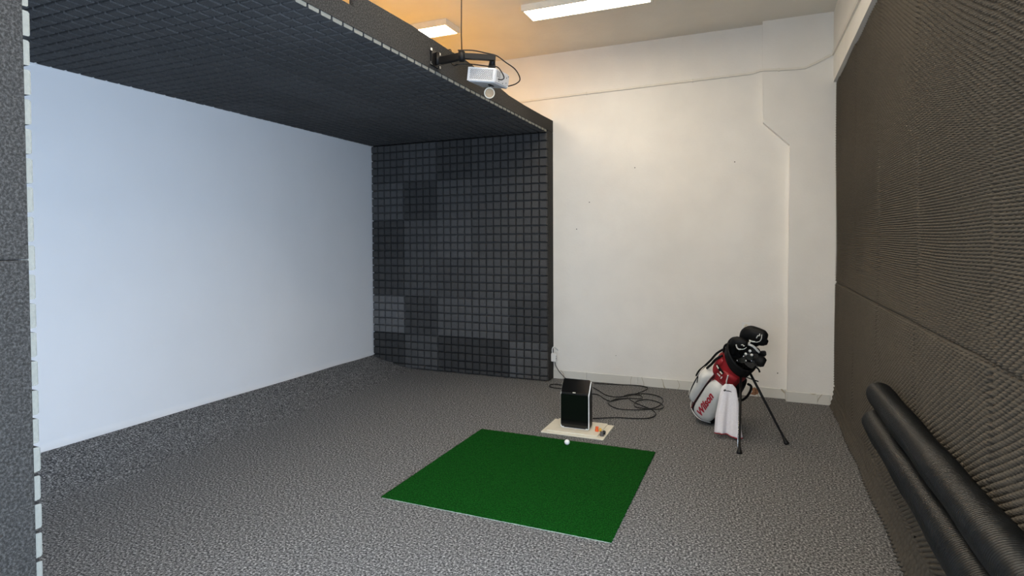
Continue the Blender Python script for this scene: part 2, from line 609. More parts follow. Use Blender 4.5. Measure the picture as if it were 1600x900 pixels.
def tile_mesh(name, xs, ysx, seed, cut_front=False):
    """Foam tile: backing slab with raised square blocks. Local x front, y across, z proud."""
    rs = random.Random(seed)
    vs_, fs_, fm_ = [], [], []
    x0, x1, y0, y1 = xs[0], xs[-1], ysx[0], ysx[-1]
    b = [(x0, y0, 0), (x1, y0, 0), (x1, y1, 0), (x0, y1, 0), (x0, y0, 0.006), (x1, y0, 0.006), (x1, y1, 0.006), (x0, y1, 0.006)]
    vs_ += b
    for q in ([3, 2, 1, 0], [4, 5, 6, 7], [0, 1, 5, 4], [1, 2, 6, 5], [2, 3, 7, 6], [3, 0, 4, 7]):
        fs_.append(q)
        fm_.append(0)
    H = 0.05
    for i in range(len(xs) - 1):
        for j in range(len(ysx) - 1):
            bx0, bx1, by0, by1 = xs[i], xs[i + 1], ysx[j], ysx[j + 1]
            last = cut_front and i == len(xs) - 2
            g, g2, bev = 0.0055, 0.0080, 0.005
            if min(bx1 - bx0, by1 - by0) < 0.03:
                g, g2, bev = 0.003, 0.004, 0.003
            o = len(vs_)
            jx, jy, jz = rs.uniform(-.0014, .0014), rs.uniform(-.0014, .0014), rs.uniform(-.0015, .0015)
            fr = 0.0 if last else None
            for ins, z in ((g, 0.0055), (g2, H - bev + jz), (g2 + bev, H + jz)):
                fx = 0.0005 if last and z < H - bev / 2 else (ins if not last else bev * 0.5)
                vs_ += [(bx0 + ins + jx, by0 + ins + jy, z), (bx1 - fx + (0 if last else jx), by0 + ins + jy, z),
                        (bx1 - fx + (0 if last else jx), by1 - ins + jy, z), (bx0 + ins + jx, by1 - ins + jy, z)]
            for L in range(2):
                for k in range(4):
                    a, c = o + L * 4 + k, o + L * 4 + (k + 1) % 4
                    fs_.append([a, c, c + 4, a + 4])
                    fm_.append(1 if (last and k == 1) else 0)
            fs_.append([o + 8, o + 9, o + 10, o + 11])
            fm_.append(0)
    me = bpy.data.meshes.new(name)
    me.from_pydata(vs_, [], fs_)
    me.materials.append(M_FOAM)
    me.materials.append(M_FOAMCUT)
    me.polygons.foreach_set('material_index', fm_)
    me.update()
    return me


X5 = [-0.25, -0.15, -0.05, 0.05, 0.15, 0.25]
FULL = [tile_mesh('foam_tile', X5, X5, s) for s in range(3)]
FRONT = [tile_mesh('foam_tile', X5, X5, 10 + s, True) for s in range(3)]
BOT = tile_mesh('foam_tile', X5, [-0.205, -0.15, -0.05, 0.05, 0.15, 0.25], 21)
LBOT = tile_mesh('foam_tile', X5, [-0.25, -0.15, -0.05, 0.05, 0.15, 0.205], 23, True)
LBOTF = tile_mesh('foam_tile', X5, [-0.25, -0.15, -0.05, 0.05, 0.15, 0.205], 25)
CEND = tile_mesh('foam_tile', X5, [-0.25, -0.15, -0.05, 0.05, 0.103], 24)
CENDF = tile_mesh('foam_tile', X5, [-0.25, -0.15, -0.05, 0.05, 0.103], 26, True)


def put_tile(me, org, ax, ay, az, shade):
    o = bpy.data.objects.new('foam_tile', me)
    COL.objects.link(o)
    o.parent = ENC
    m = Matrix((ax, ay, az)).transposed().to_4x4()
    m.translation = Vector(org) - ENC.location
    o.matrix_local = m
    s = shade
    o.color = (s * 1.0, s * 1.0, s * 1.02, 1)
    return o


BASE = 0.068
# far side panel: shade of each tile (columns from screen to front, rows from the top)
sh = [[.95, 1.1, .72, .85, .85], [1.25, .72, 1.1, 1.0, 1.0], [.72, 1.1, 1.25, 1.0, 1.0],
      [.85, 1.1, 1.0, 1.1, 1.0], [2.0, .85, 1.3, 1.3, .80], [.70, 1.15, .62, .62, 1.25]]
for r in range(6):
    for c in range(5):
        xc = FX - 2.25 + 0.5 * c - 0.001
        zc = ZC - 0.25 - 0.5 * r
        me = FULL[(r * 2 + c) % 3] if r < 5 else BOT
        put_tile(me, (xc, YS + 0.05, zc), (1, 0, 0), (0, 0, 1), (0, -1, 0), BASE * sh[r][c])
# ceiling panel
for k in range(11):
    for c in range(5):
        xc = FX - 2.25 + 0.5 * c - 0.001
        yc = YS - 0.25 - 0.5 * k
        if k < 10:
            me = FRONT[k % 3] if c == 4 else FULL[(k + c * 2) % 3]
        else:
            me = CENDF if c == 4 else CEND
        put_tile(me, (xc, yc, ZC + 0.05), (1, 0, 0), (0, -1, 0), (0, 0, -1), BASE * random.uniform(.78, .98))
# near side panel
for r in range(6):
    for c in range(5):
        xc = FX - 2.25 + 0.5 * c - 0.001
        zc = ZC - 0.25 - 0.5 * r
        if r < 5:
            me = FRONT[r % 3] if c == 4 else FULL[(r + c) % 3]
        else:
            me = LBOT if c == 4 else LBOTF
        put_tile(me, (xc, YL - 0.05, zc), (1, 0, 0), (0, 0, -1), (0, 1, 0), BASE * random.uniform(.85, 1.2))

# frame behind the tiles and the felt fascia on the front
box('side_panel', (FX - 2.50, YS + 0.052, 0.14), (FX - 0.032, -0.004, 3.0), M_BLACKMETAL, ENC)
box('side_panel', (FX - 2.50, YL - 0.11, 0.14), (FX - 0.032, YL - 0.052, 3.0), M_BLACKMETAL, ENC)
# wooden boards that make the roof of the booth
for k in range(6):
    y1 = -0.004 - k * 0.95
    y0 = max(y1 - 0.945, YL - 0.11)
    box('roof_board', (SX - 0.06, y0, ZC + 0.053), (FX - 0.032, y1, ZC + 0.078), M_OSB, ENC)
top = [(-6.3, 3.11), (-3.816, 3.11), (-3.814, 3.203), (-3.154, 3.218), (-2.614, 3.207), (-2.347, 3.211), (-2.165, 3.202),
       (-1.75, 3.164), (-1.364, 3.125), (-0.926, 3.118), (-0.4, 3.122), (-0.004, 3.130)]
poly = [(-0.004, 2.987), (-2.0, 2.985), (-6.3, 2.985)] + top
v, f = prism(poly, 0, FX - 0.030, FX + 0.004)
fixn(mk('header_fascia', v, f, M_FASCIA, ENC))
box('side_fascia', (FX - 0.03, -0.176, 0.0), (FX + 0.004, -0.004, 2.984), M_FASCIA, ENC, 0.003)
box('side_fascia', (FX - 0.03, -6.3, 1.607), (FX + 0.004, -5.600, 2.984), M_FASCIA, ENC, 0.003)
box('side_fascia', (FX - 0.03, -6.3, 0.0), (FX + 0.004, -5.600, 1.605), M_FASCIA, ENC, 0.003)

# projection screen
n1, n2 = 60, 40
vs, fs = [], []
for side in (0, 1):
    for i in range(n1 + 1):
        y = YS + 0.10 + (YL - YS - 0.20) * i / n1
        for j in range(n2 + 1):
            z = 0.137 + (ZC + 0.05 - 0.137) * j / n2
            t = (z - 0.137) / 2.8
            wv = 0.006 * math.sin(3.1 * y + 1) * (1 - t) ** 2 + 0.010 * math.exp(-((y + 0.55 + 0.5 * t) / 0.16) ** 2) * (1 - t) ** 3 - 0.006 * math.exp(-((y + 1.0 - 0.2 * t) / 0.2) ** 2) * (1 - t) ** 3
            vs.append((SX - 0.010 + wv - side * 0.004, y, z))
m_ = (n1 + 1) * (n2 + 1)
for i in range(n1):
    for j in range(n2):
        a = i * (n2 + 1) + j
        fs.append([a, a + n2 + 1, a + n2 + 2, a + 1])
        fs.append([a + m_, a + 1 + m_, a + n2 + 2 + m_, a + n2 + 1 + m_])
rim = [i * (n2 + 1) for i in range(n1 + 1)] + [n1 * (n2 + 1) + j for j in range(1, n2 + 1)] + [i * (n2 + 1) + n2 for i in range(n1 - 1, -1, -1)] + [j for j in range(n2 - 1, 0, -1)]
for q in range(len(rim)):
    a, b = rim[q], rim[(q + 1) % len(rim)]
    fs.append([a, b, b + m_, a + m_])
scr = mk('projection_screen', vs, fs, M_SCREEN, org=(SX, -2.9, 0.137), smooth=True)
tag(scr, 'large blank white impact screen stretched across the back of the booth', 'screen')

# ------------------------------------------------------------------ LED ceiling panels


def led(x0, label):
    r = empty('ceiling_light', (x0 + 0.6, -1.355, HC))
    tag(r, label, 'ceiling light', 'surface-mounted light panels')
    zt, zb = HC - 0.001, HC - 0.062
    y0, y1 = -1.507, -1.203
    bm_ = bm_box((x0, y0, zb), (x0 + 1.2, y0 + 0.022, zt), 0.002)
    bm_box((x0, y1 - 0.022, zb), (x0 + 1.2, y1, zt), 0.002, bm=bm_)
    bm_box((x0, y0 + 0.022, zb), (x0 + 0.022, y1 - 0.022, zt), 0.002, bm=bm_)
    bm_box((x0 + 1.178, y0 + 0.022, zb), (x0 + 1.2, y1 - 0.022, zt), 0.002, bm=bm_)
    from_bm('housing', bm_, M_CREAMPL, r)
    box('diffuser', (x0 + 0.0225, y0 + 0.0225, zb + 0.004), (x0 + 1.1775, y1 - 0.0225, zb + 0.012), M_LED, r)
    return r


led(-1.132, 'lit rectangular LED panel in the middle of the ceiling')
led(-3.15, 'lit LED panel half hidden behind the booth header')


def added_led(x, y, label):
    """Unseen extra fittings, added to spread light over the wall and floor."""
    src = led(-1.132, label)
    src.location += Vector((x + 0.532, y + 1.355, 0))
    return src


for x_, y_, lab in ((-0.53, -3.4, 'added unseen LED panel on the ceiling above the green mat'), (0.6, -3.4, 'added unseen LED panel on the ceiling near the beam above the rolls'),
                    (-0.53, -5.45, 'added unseen LED panel on the ceiling level with the near end of the booth'), (0.6, -5.45, 'added unseen LED panel on the ceiling just in front of the viewer'),
                    (-0.53, -7.5, 'added unseen LED panel on the ceiling behind the viewer, left'), (0.6, -7.5, 'added unseen LED panel on the ceiling behind the viewer, right'),
                    (-2.55, -3.4, 'added unseen LED panel above the near half of the booth roof'), (-2.55, -7.5, 'added unseen LED panel on the ceiling beyond the near end of the booth')):
    added_led(x_, y_, lab)  # panels out of view, added only for their light

# ------------------------------------------------------------------ cable duct high on the wall
duct = empty('cable_duct', (0, -0.01, 3.42))
tag(duct, 'thin white cable duct running high along the wall and beam', 'cable duct')


def flat_run(name, pts, nrm, w=0.022, h=0.014):
    """Rectangular duct along points lying on a surface with normal nrm."""
    nrm = Vector(nrm)
    P = [Vector(p) for p in pts]
    vs_, fs_ = [], []
    for i, p in enumerate(P):
        d = (P[min(i + 1, len(P) - 1)] - P[max(i - 1, 0)]).normalized()
        s = d.cross(nrm).normalized() * (w / 2)
        vs_ += [p - s, p + s, p + s + nrm * h, p - s + nrm * h]
    for i in range(len(P) - 1):
        for k in range(4):
            a, b = i * 4 + k, i * 4 + (k + 1) % 4
            fs_.append([a, b, b + 4, a + 4])
    fs_ += [[0, 1, 2, 3], [len(vs_) - 1, len(vs_) - 2, len(vs_) - 3, len(vs_) - 4]]
    return fixn(mk(name, vs_, fs_, M_TRUNK, duct))


flat_run('duct_run', [(-3.9, -0.001, 3.385), (-1.73, -0.001, 3.401), (-0.9, -0.001, 3.417), (0.90, -0.001, 3.441), (0.985, -0.001, 3.462), (1.003, -0.001, 3.462)], (0, -1, 0))
flat_run('duct_run', [(0.993, -0.101, 3.437), (1.209, -0.101, 3.419), (1.402, -0.101, 3.412), (1.50, -0.101, 3.450), (1.632, -0.101, 3.515)], (0, -1, 0))
flat_run('duct_run', [(1.654, -0.12, 3.515), (1.654, -0.6, 3.49), (1.654, -2.0, 3.42), (1.654, -5.0, 3.40)], (-1, 0, 0), w=0.03, h=0.016)
for x, y, z in ((-0.9, -0.0005, 3.417), (0.3, -0.0005, 3.433), (1.16, -0.1005, 3.423)):
    box('duct_clip', (x - 0.006, y - 0.018, z - 0.018), (x + 0.006, y, z + 0.014), M_TRUNK, duct, 0.001)

# ------------------------------------------------------------------ wall socket
so = empty('wall_socket', (0.862, -0.0, 0.705))
tag(so, 'square white wall socket just above the golf clubs', 'socket')
bm = bm_box((0.8195, -0.006, 0.704), (0.9045, -0.0005, 0.79), 0.003)
from_bm('cover_frame', bm, M_WHITEPL, so)
# inner plate with a round recess
cx, cz = 0.862, 0.747
v, f = [], []
N = 24
for ring, (rad, dep) in enumerate(((0.0245, -0.0085), (0.020, -0.0085), (0.019, -0.0068), (0.0, -0.0068))):
    for k in range(N):
        an = 2 * math.pi * k / N
        v.append((cx + rad * math.cos(an), dep, cz + rad * math.sin(an)))
for ring in range(3):
    for k in range(N):
        a, b = ring * N + k, ring * N + (k + 1) % N
        f.append([a, b, b + N, a + N])
mk('recess', v, f, M_CREAMPL, so)
v, f = merge(*[sweep([(cx + dx, -0.0069, cz + dz), (cx + dx, -0.0085, cz + dz)], 0.0028, 8) for dx, dz in ((-0.0095, 0), (0.0095, 0), (0, 0.011))])
mk('contact_hole', v, f, M_DARKHOLE, so)

# ------------------------------------------------------------------ power adapter at the corner of the booth
ad = empty('power_adapter', (-1.29, -0.085, 0.225))
tag(ad, 'small white plug adapter hanging at the booth corner by the skirting', 'adapter')
box('body', (-1.3165, -0.108, 0.222), (-1.258, -0.062, 0.322), M_WHITEPL, ad, 0.005, 2)
tube('loop_cord', spline([(-1.306, -0.085, 0.318), (-1.308, -0.085, 0.36), (-1.300, -0.083, 0.388), (-1.284, -0.078, 0.396), (-1.270, -0.060, 0.380), (-1.264, -0.030, 0.360), (-1.264, -0.004, 0.345)], 6), 0.0070, M_WHITEPL, ad, 8)
for z in (0.285, 0.262):
    box('button', (-1.2585, -0.092, z - 0.006), (-1.2565, -0.078, z + 0.006), M_GREYRUB, ad, 0.0005)

# ------------------------------------------------------------------ ceiling-arm projector
pm = empty('projector_mount', (FX + 0.004, -2.83, 3.06))
tag(pm, 'black folding wall arm on the booth header holding the projector', 'projector mount')
box('wall_plate', (FX + 0.0045, -2.905, 3.005), (FX + 0.02, -2.79, 3.125), M_BLACKMETAL, pm, 0.002)
for z in (3.011, 3.112):
    box('plate_tab', (FX + 0.0205, -2.80, z - 0.004), (FX + 0.026, -2.775, z + 0.016), M_STEEL, pm, 0.001)
    box('plate_tab', (FX + 0.0205, -2.93, z - 0.004), (FX + 0.026, -2.905, z + 0.016), M_STEEL, pm, 0.001)
tube('pivot', [(FX + 0.035, -2.845, 3.02), (FX + 0.035, -2.845, 3.11)], 0.016, M_BLACKMETAL, pm, 14)


def bar(name, p, q, w, h, m, parent, bev=0.002):
    p, q = Vector(p), Vector(q)
    d = q - p
    x = d.normalized()
    y = Vector((0, 0, 1)).cross(x).normalized()
    z = x.cross(y)
    mt = Matrix((x, y, z)).transposed().to_4x4()
    mt.translation = p
    return box(name, (0, -w / 2, -h / 2), (d.length, w / 2, h / 2), m, parent, bev, 1, None, mt)


bar('arm', (FX + 0.045, -2.825, 3.053), (-1.075, -2.850, 3.056), 0.042, 0.050, M_BLACKMETAL, pm)
bar('arm', (-1.095, -2.853, 3.060), (-0.862, -2.715, 3.054), 0.034, 0.042, M_BLACKMETAL, pm)
tube('elbow', [(-1.078, -2.848, 3.022), (-1.078, -2.848, 3.090)], 0.026, M_BLACKMETAL, pm, 14)
tube('drop_post', [(-0.885, -2.70, 3.076), (-0.905, -2.675, 3.036), (-0.915, -2.66, 3.004)], [0.021, 0.024, 0.03], M_BLACKMETAL, pm, 14)
for dz in (0.0, -0.022):
    tube('bolt', [(-0.880, -2.716, 3.066 + dz), (-0.878, -2.728, 3.066 + dz)], 0.006, M_STEEL, pm, 10)

PC = Vector((-0.976, -2.588, 2.95))
PR = Matrix.Rotation(0.057, 4, 'Z') @ Matrix.Rotation(0.155, 4, 'Y') @ Matrix.Rotation(0.080, 4, 'X')
PMX = Matrix.Translation(PC) @ PR
hx, hy, hz = 0.1165, 0.1495, 0.0545
pr = empty('projector', PMX @ Vector((0, 0, -hz)))
tag(pr, 'white projector with perforated side hanging below the black arm', 'projector')
pbody = box('body', (-hx, -hy + 0.004, -hz), (hx, hy, hz), M_PROJ, pr, 0.010, 3, None, PMX)
# side grille: frame with a perforated plate
gw, gh = 0.096, 0.038
bm = bm_box((-hx + 0.003, -hy - 0.004, gh), (hx - 0.003, -hy + 0.0035, hz - 0.004), 0.002, mtx=PMX)
bm_box((-hx + 0.003, -hy - 0.004, -hz + 0.004), (hx - 0.003, -hy + 0.0035, -gh), 0.002, bm=bm, mtx=PMX)
bm_box((-hx + 0.003, -hy - 0.004, -gh), (-gw, -hy + 0.0035, gh), 0.002, bm=bm, mtx=PMX)
bm_box((gw, -hy - 0.004, -gh), (hx - 0.003, -hy + 0.0035, gh), 0.002, bm=bm, mtx=PMX)
sfr = from_bm('side_frame', bm, M_PROJ, pr)
box('dark_interior', (-gw, -hy + 0.0025, -gh), (gw, -hy + 0.0038, gh), M_DARKHOLE, pr, 0, 1, None, PMX)
# lattice of the grille: diagonal bars
bm = bmesh.new()
step = 0.0150
for sgn in (-1, 1):
    k = -30
    while k < 30:
        c0 = k * step
        # line x = c0 + sgn*z clipped to the window
        pts = []
        z0, z1 = -gh, gh
        xa, xb = c0 + sgn * z0, c0 + sgn * z1
        lo_, hi_ = max(min(xa, xb), -gw), min(max(xa, xb), gw)
        if hi_ - lo_ > 0.004:
            za, zb = sgn * (lo_ - c0), sgn * (hi_ - c0)
            p, q = Vector((lo_, -hy, za)), Vector((hi_, -hy, zb))
            d = (q - p).normalized()
            s = d.cross(Vector((0, 1, 0))) * 0.0017
            y0_ = Vector((0, -0.0022 + 0.0004 * sgn, 0))
            y1_ = Vector((0, 0.0020, 0))
            cs = [p - s + y0_, q - s + y0_, q + s + y0_, p + s + y0_, p - s + y1_, q - s + y1_, q + s + y1_, p + s + y1_]
            bvs = [bm.verts.new(PMX @ c) for c in cs]
            for q4 in ([0, 1, 2, 3], [0, 4, 5, 1], [1, 5, 6, 2], [2, 6, 7, 3], [3, 7, 4, 0]):
                bm.faces.new([bvs[i] for i in q4])
        k += 1
fixn(from_bm('grille', bm, M_PROJ, sfr))
# rear connector face
box('port_recess', (hx, -0.115, -0.004), (hx + 0.0015, -0.045, 0.040), M_GREYRUB, pr, 0.0005, 1, None, PMX)
for k in range(4):
    y = -0.108 + k * 0.018
    box('vent_slat', (hx + 0.0016, y, -0.002), (hx + 0.003, y + 0.008, 0.038), M_PROJ, pr, 0.0004, 1, None, PMX)
for y, z in ((-0.07, -0.030), (0.01, -0.034), (0.085, 0.02), (0.085, -0.02), (0.12, 0.035)):
    v, f = sweep([PMX @ Vector((hx - 0.001, y, z)), PMX @ Vector((hx + 0.0015, y, z))], 0.005, 10)
    mk('port', v, f, M_DARKHOLE, pbody)
# lens barrel on the face turned to the screen
v, f = sweep([PMX @ Vector((-hx + 0.001, 0.05, 0.0)), PMX @ Vector((-hx - 0.018, 0.05, 0.0)), PMX @ Vector((-hx - 0.020, 0.05, 0.0))], [0.036, 0.034, 0.028], 20)
mk('lens', v, f, M_BLACK, pr, smooth=True)
box('foot', (0.02, -0.05, -hz - 0.008), (0.045, 0.02, -hz + 0.0002), M_BLACK, pr, 0.002, 1, None, PMX)

# cords around the projector
tube('power_cord', spline([PMX @ Vector((hx + 0.012, 0.11, -0.038)), (-0.78, -2.50, 2.905), (-0.735, -2.53, 2.93), (-0.745, -2.60, 2.985), (-0.80, -2.66, 3.03), (-0.858, -2.70, 3.075), (-0.92, -2.75, 3.088), (-1.0, -2.82, 3.098), (-1.1, -2.868, 3.098)], 8), 0.0045, M_BLACK, pr)
tube('signal_cord', spline([PMX @ Vector((hx + 0.004, -0.10, -0.02)), PMX @ Vector((hx + 0.03, -0.085, -0.02)), PMX @ Vector((hx + 0.036, -0.06, 0.0)), PMX @ Vector((hx + 0.02, -0.075, 0.035)), PMX @ Vector((hx - 0.01, -0.11, 0.068)), PMX @ Vector((hx - 0.08, -0.13, 0.066)), (-1.08, -2.72, 3.035), (-1.16, -2.76, 3.03), (-1.22, -2.70, 3.045), (-1.29, -2.62, 3.10), (-1.312, -2.58, 3.16), (-1.33, -2.56, 3.225), (-1.40, -2.55, 3.2), (-1.48, -2.55, 3.1)], 7), 0.0045, M_BLACK, pr)
tube('hanging_cord', [(-1.075, -2.85, 3.092), (-1.060, -2.886, 3.2), (-1.053, -2.89, 3.6), (-1.053, -2.89, HC - 0.0005)], 0.004, M_BLACK, pm)

# lens cap dangling below the projector, open side to the room
cc = Vector((-0.957, -2.615, 2.824))
ca = Vector((0.36, -0.90, -0.20)).normalized()
cu_ = ca.cross(Vector((0, 0, 1))).normalized()
cv_ = cu_.cross(ca)
v, f = [], []
N = 32
for rad, dx in ((0.0, -0.014), (0.038, -0.014), (0.041, -0.011), (0.042, 0.012), (0.040, 0.015), (0.036, 0.015), (0.0345, 0.012), (0.033, -0.008), (0.0, -0.008)):
    for k in range(N):
        an = 2 * math.pi * k / N
        v.append(cc + ca * dx + cu_ * (rad * math.cos(an)) + cv_ * (rad * math.sin(an)))
for r_ in range(8):
    for k in range(N):
        a, b = r_ * N + k, r_ * N + (k + 1) % N
        f.append([a, b, b + N, a + N])
cap = empty('lens_cap', cc)
tag(cap, 'round cream lens cap dangling under the projector', 'lens cap')
fixn(mk('cap', v, f, M_CREAMPL, cap))
v, f = sweep([cc + ca * -0.0078, cc + ca * -0.004], 0.0325, 24)
mk('cap_lining', v, f, M_TAN, cap)
tube('tether', [cc + cv_ * 0.040, cc + Vector((0.002, 0.004, 0.058)), PMX @ Vector((0.03, 0.0, -hz - 0.004))], 0.003, M_BLACK, cap, 6)

# ------------------------------------------------------------------ hitting mat and ball
MX0, MX1, MY0, MY1, MZ = -1.270, 0.2435, -3.653, -2.145, 0.016


def rrect(x0, x1, y0, y1, r, n=5):
    out = []
    for cx_, cy_, a0 in ((x1 - r, y1 - r, 0), (x0 + r, y1 - r, 90), (x0 + r, y0 + r, 180), (x1 - r, y0 + r, 270)):
        for k in range(n + 1):
            an = math.radians(a0 + 90 * k / n)
            out.append((cx_ + r * math.cos(an), cy_ + r * math.sin(an)))
    return out


hm = empty('hitting_mat', (-0.513, -2.9, 0))
tag(hm, 'square green artificial turf hitting mat on the carpet', 'mat')
v, f = prism(rrect(MX0 + 0.002, MX1 - 0.002, MY0 + 0.002, MY1 - 0.002, 0.01), 2, 0.0005, 0.005)
mk('backing', v, f, M_MATRIM, hm)
# turf pile: fine grid with a ragged, slightly uneven top
nx = 150
vs, fs = [], []
rs = random.Random(3)
for i in range(nx + 1):
    for j in range(nx + 1):
        e = 0 < i < nx and 0 < j < nx
        x = MX0 + (MX1 - MX0) * i / nx + (0 if e else rs.uniform(-.0015, .0015))
        y = MY0 + (MY1 - MY0) * j / nx + (0 if e else rs.uniform(-.0015, .0015))
        z = MZ - 0.002 + rs.uniform(-.0012, .0012) - (0 if e else 0.003)
        vs.append((x, y, z))
for i in range(nx):
    for j in range(nx):
        a = i * (nx + 1) + j
        fs.append([a, a + nx + 1, a + nx + 2, a + 1])
rim = [i * (nx + 1) for i in range(nx + 1)] + [nx * (nx + 1) + j for j in range(1, nx + 1)] + [i * (nx + 1) + nx for i in range(nx - 1, -1, -1)] + [j for j in range(nx - 1, 0, -1)]
o = len(vs)
for q in rim:
    vs.append((vs[q][0], vs[q][1], 0.0052))
for q in range(len(rim)):
    w_ = (q + 1) % len(rim)
    fs.append([rim[q], o + q, o + w_, rim[w_]])
mk('turf', vs, fs, M_TURF, hm)

v, f = [], []
bm = bmesh.new()
bmesh.ops.create_icosphere(bm, subdivisions=5, radius=0.02135)
dim = []
gr = math.pi * (3 - math.sqrt(5))
for k in range(330):
    zz = 1 - 2 * (k + .5) / 330
    rr = math.sqrt(1 - zz * zz)
    dim.append((rr * math.cos(gr * k), rr * math.sin(gr * k), zz))
D = np.array(dim)
V = np.array([v_.co[:] for v_ in bm.verts])
Vn = V / np.linalg.norm(V, axis=1)[:, None]
mx = (Vn @ D.T).max(1)
dep = np.clip((mx - math.cos(0.088)) / (1 - math.cos(0.088)), 0, 1)
V = Vn * (0.02135 - 0.0004 * dep)[:, None]
for v_, c in zip(bm.verts, V):
    v_.co = Vector(c) + Vector((-0.443, -2.263, MZ + 0.0197))
tag(from_bm('golf_ball', bm, M_BALL, org=(-0.443, -2.263, MZ), smooth=True), 'white dimpled golf ball on the green mat', 'ball')

# ------------------------------------------------------------------ launch monitor on its boards
tag(box('base_board', (-0.760, -2.014, 0.0005), (-0.205, -1.612, 0.0115), M_BOARD, None, 0.002), 'larger cream board lying on the carpet under the launch monitor', 'board')
tag(box('top_board', (-0.715, -1.986, 0.0122), (-0.262, -1.620, 0.024), M_BOARD, None, 0.002), 'smaller cream board directly under the black launch monitor', 'board')
lm = empty('launch_monitor', (-0.49, -1.82, 0.0245))
tag(lm, 'black glass-fronted launch monitor with slanted top beside the mat', 'launch monitor')
LX0, LX1 = -0.622, -0.366
prof = [(-1.872, 0.040), (-1.872, 0.310), (-1.868, 0.326), (-1.858, 0.340), (-1.792, 0.428), (-1.780, 0.432), (-1.768, 0.424), (-1.755, 0.300), (-1.760, 0.060), (-1.768, 0.036), (-1.780, 0.030), (-1.862, 0.030)]
# white casing with rounded upright edges
bm = bmesh.new()
npz = len(prof)
lay = [(LX0 + 0.004, 0.985), (LX0, 1.0), (LX1, 1.0), (LX1 - 0.0, 1.0)]
cy, cz_ = -1.815, 0.2
secs = [(LX0, 0.0), (LX0 - 0.0, 0.0)]
rows = []
for x, ins in ((LX0, 0.010), (LX0 + 0.003, 0.004), (LX0 + 0.010, 0.0), (LX1 - 0.010, 0.0), (LX1 - 0.003, 0.004), (LX1, 0.010)):
    row = []
    for y, z in prof:
        dy, dz = cy - y, cz_ - z
        l_ = math.hypot(dy, dz)
        row.append(bm.verts.new((x, y + dy / l_ * ins, max(z + dz / l_ * ins, 0.0248))))
    rows.append(row)
for r_ in range(len(rows) - 1):
    for k in range(npz):
        bm.faces.new([rows[r_][k], rows[r_][(k + 1) % npz], rows[r_ + 1][(k + 1) % npz], rows[r_ + 1][k]])
bm.faces.new(rows[0])
bm.faces.new(rows[-1][::-1])
bmesh.ops.recalc_face_normals(bm, faces=bm.faces)
from_bm('casing', bm, M_BLACK, lm)
bm = bmesh.new()
rp = [(-1.8735, 0.034), (-1.8735, 0.318), (-1.862, 0.3385), (-1.795, 0.429), (-1.784, 0.4285), (-1.852, 0.334), (-1.862, 0.314), (-1.862, 0.034)]
for x0_, x1_ in ((LX1 - 0.007, LX1 + 0.0012), (LX0 - 0.0012, LX0 + 0.007)):
    v_, f_ = prism(rp, 0, x0_, x1_)
    bv_ = [bm.verts.new(q) for q in v_]
    for q in f_:
        bm.faces.new([bv_[i] for i in q])
bm_box((LX0 + 0.007, -1.8735, 0.0255), (LX1 - 0.007, -1.862, 0.0335), 0.001, bm=bm)
bmesh.ops.recalc_face_normals(bm, faces=bm.faces)
from_bm('white_rim', bm, M_WHITEPL, lm)


def plate(name, p0, p1, n_out, x0, x1, r, th, m, off):
    """Rounded plate between profile points p0 (low) and p1 (high), proud of the casing."""
    p0, p1 = Vector((0, *p0)), Vector((0, *p1))
    L = (p1 - p0).length
    u = (p1 - p0).normalized()
    n_ = Vector((0, *n_out)).normalized()
    pts = rrect(x0, x1, 0, L, r)
    vs_ = [Vector((a, 0, 0)) + p0 + u * b + n_ * off for a, b in pts]
    vs2 = [q + n_ * th for q in vs_]
    n = len(pts)
    fs_ = [list(range(n)), list(range(n, 2 * n))]
    for k in range(n):
        j = (k + 1) % n
        fs_.append([k, j, j + n, k + n])
    return fixn(mk(name, vs_ + vs2, fs_, m, lm))


plate('front_glass', (-1.872, 0.040), (-1.872, 0.334), (-1, 0), LX0 + 0.001, LX1 - 0.006, 0.020, 0.004, M_GLASSBLK, 0.0003)
plate('top_glass', (-1.866, 0.330), (-1.785, 0.440), (-0.80, 0.60), LX0 + 0.001, LX1 - 0.006, 0.016, 0.004, M_GLASSBLK, 0.0015)
bar('trim_bar', (LX0 + 0.006, -1.873, 0.331), (LX1 - 0.010, -1.873, 0.331), 0.008, 0.016, M_BLACK, lm)
box('lower_vent', (LX0 + 0.03, -1.8755, 0.030), (LX1 - 0.03, -1.8690, 0.038), M_BLACK, lm, 0.001)
box('status_light', (-0.512, -1.8775, 0.338), (-0.486, -1.872, 0.345), M_CREAMPL, lm, 0.001)


def tee(name, p, q, r0, r1, m, label):
    p, q = Vector(p), Vector(q)
    pts = [p, p + (q - p) * .12, p + (q - p) * .7, p + (q - p) * .88, q]
    v_, f_ = sweep(pts, [r0, r0, r1, r1 * 1.15, r1 * 1.1], 14)
    tag(mk(name, v_, f_, m, org=p, smooth=True), label, 'tee', 'rubber tees on the board')


tee('rubber_tee', (-0.298, -1.868, 0.0245), (-0.296, -1.866, 0.064), 0.016, 0.0125, M_ORANGE, 'orange rubber tee standing on the board right of the monitor')
tee('rubber_tee', (-0.276, -1.83, 0.0345), (-0.266, -1.872, 0.0345), 0.0105, 0.009, M_YELLOW, 'tiny yellow tee lying between the orange and grey ones')
tee('rubber_tee', (-0.238, -1.937, 0.0125), (-0.236, -1.935, 0.048), 0.017, 0.0135, M_GREYRUB, 'grey rubber tee standing nearest the board edge')
tee('rubber_tee', (-0.232, -1.874, 0.0275), (-0.222, -1.912, 0.0275), 0.0145, 0.009, M_BLACK, 'black rubber tee lying behind the grey one')

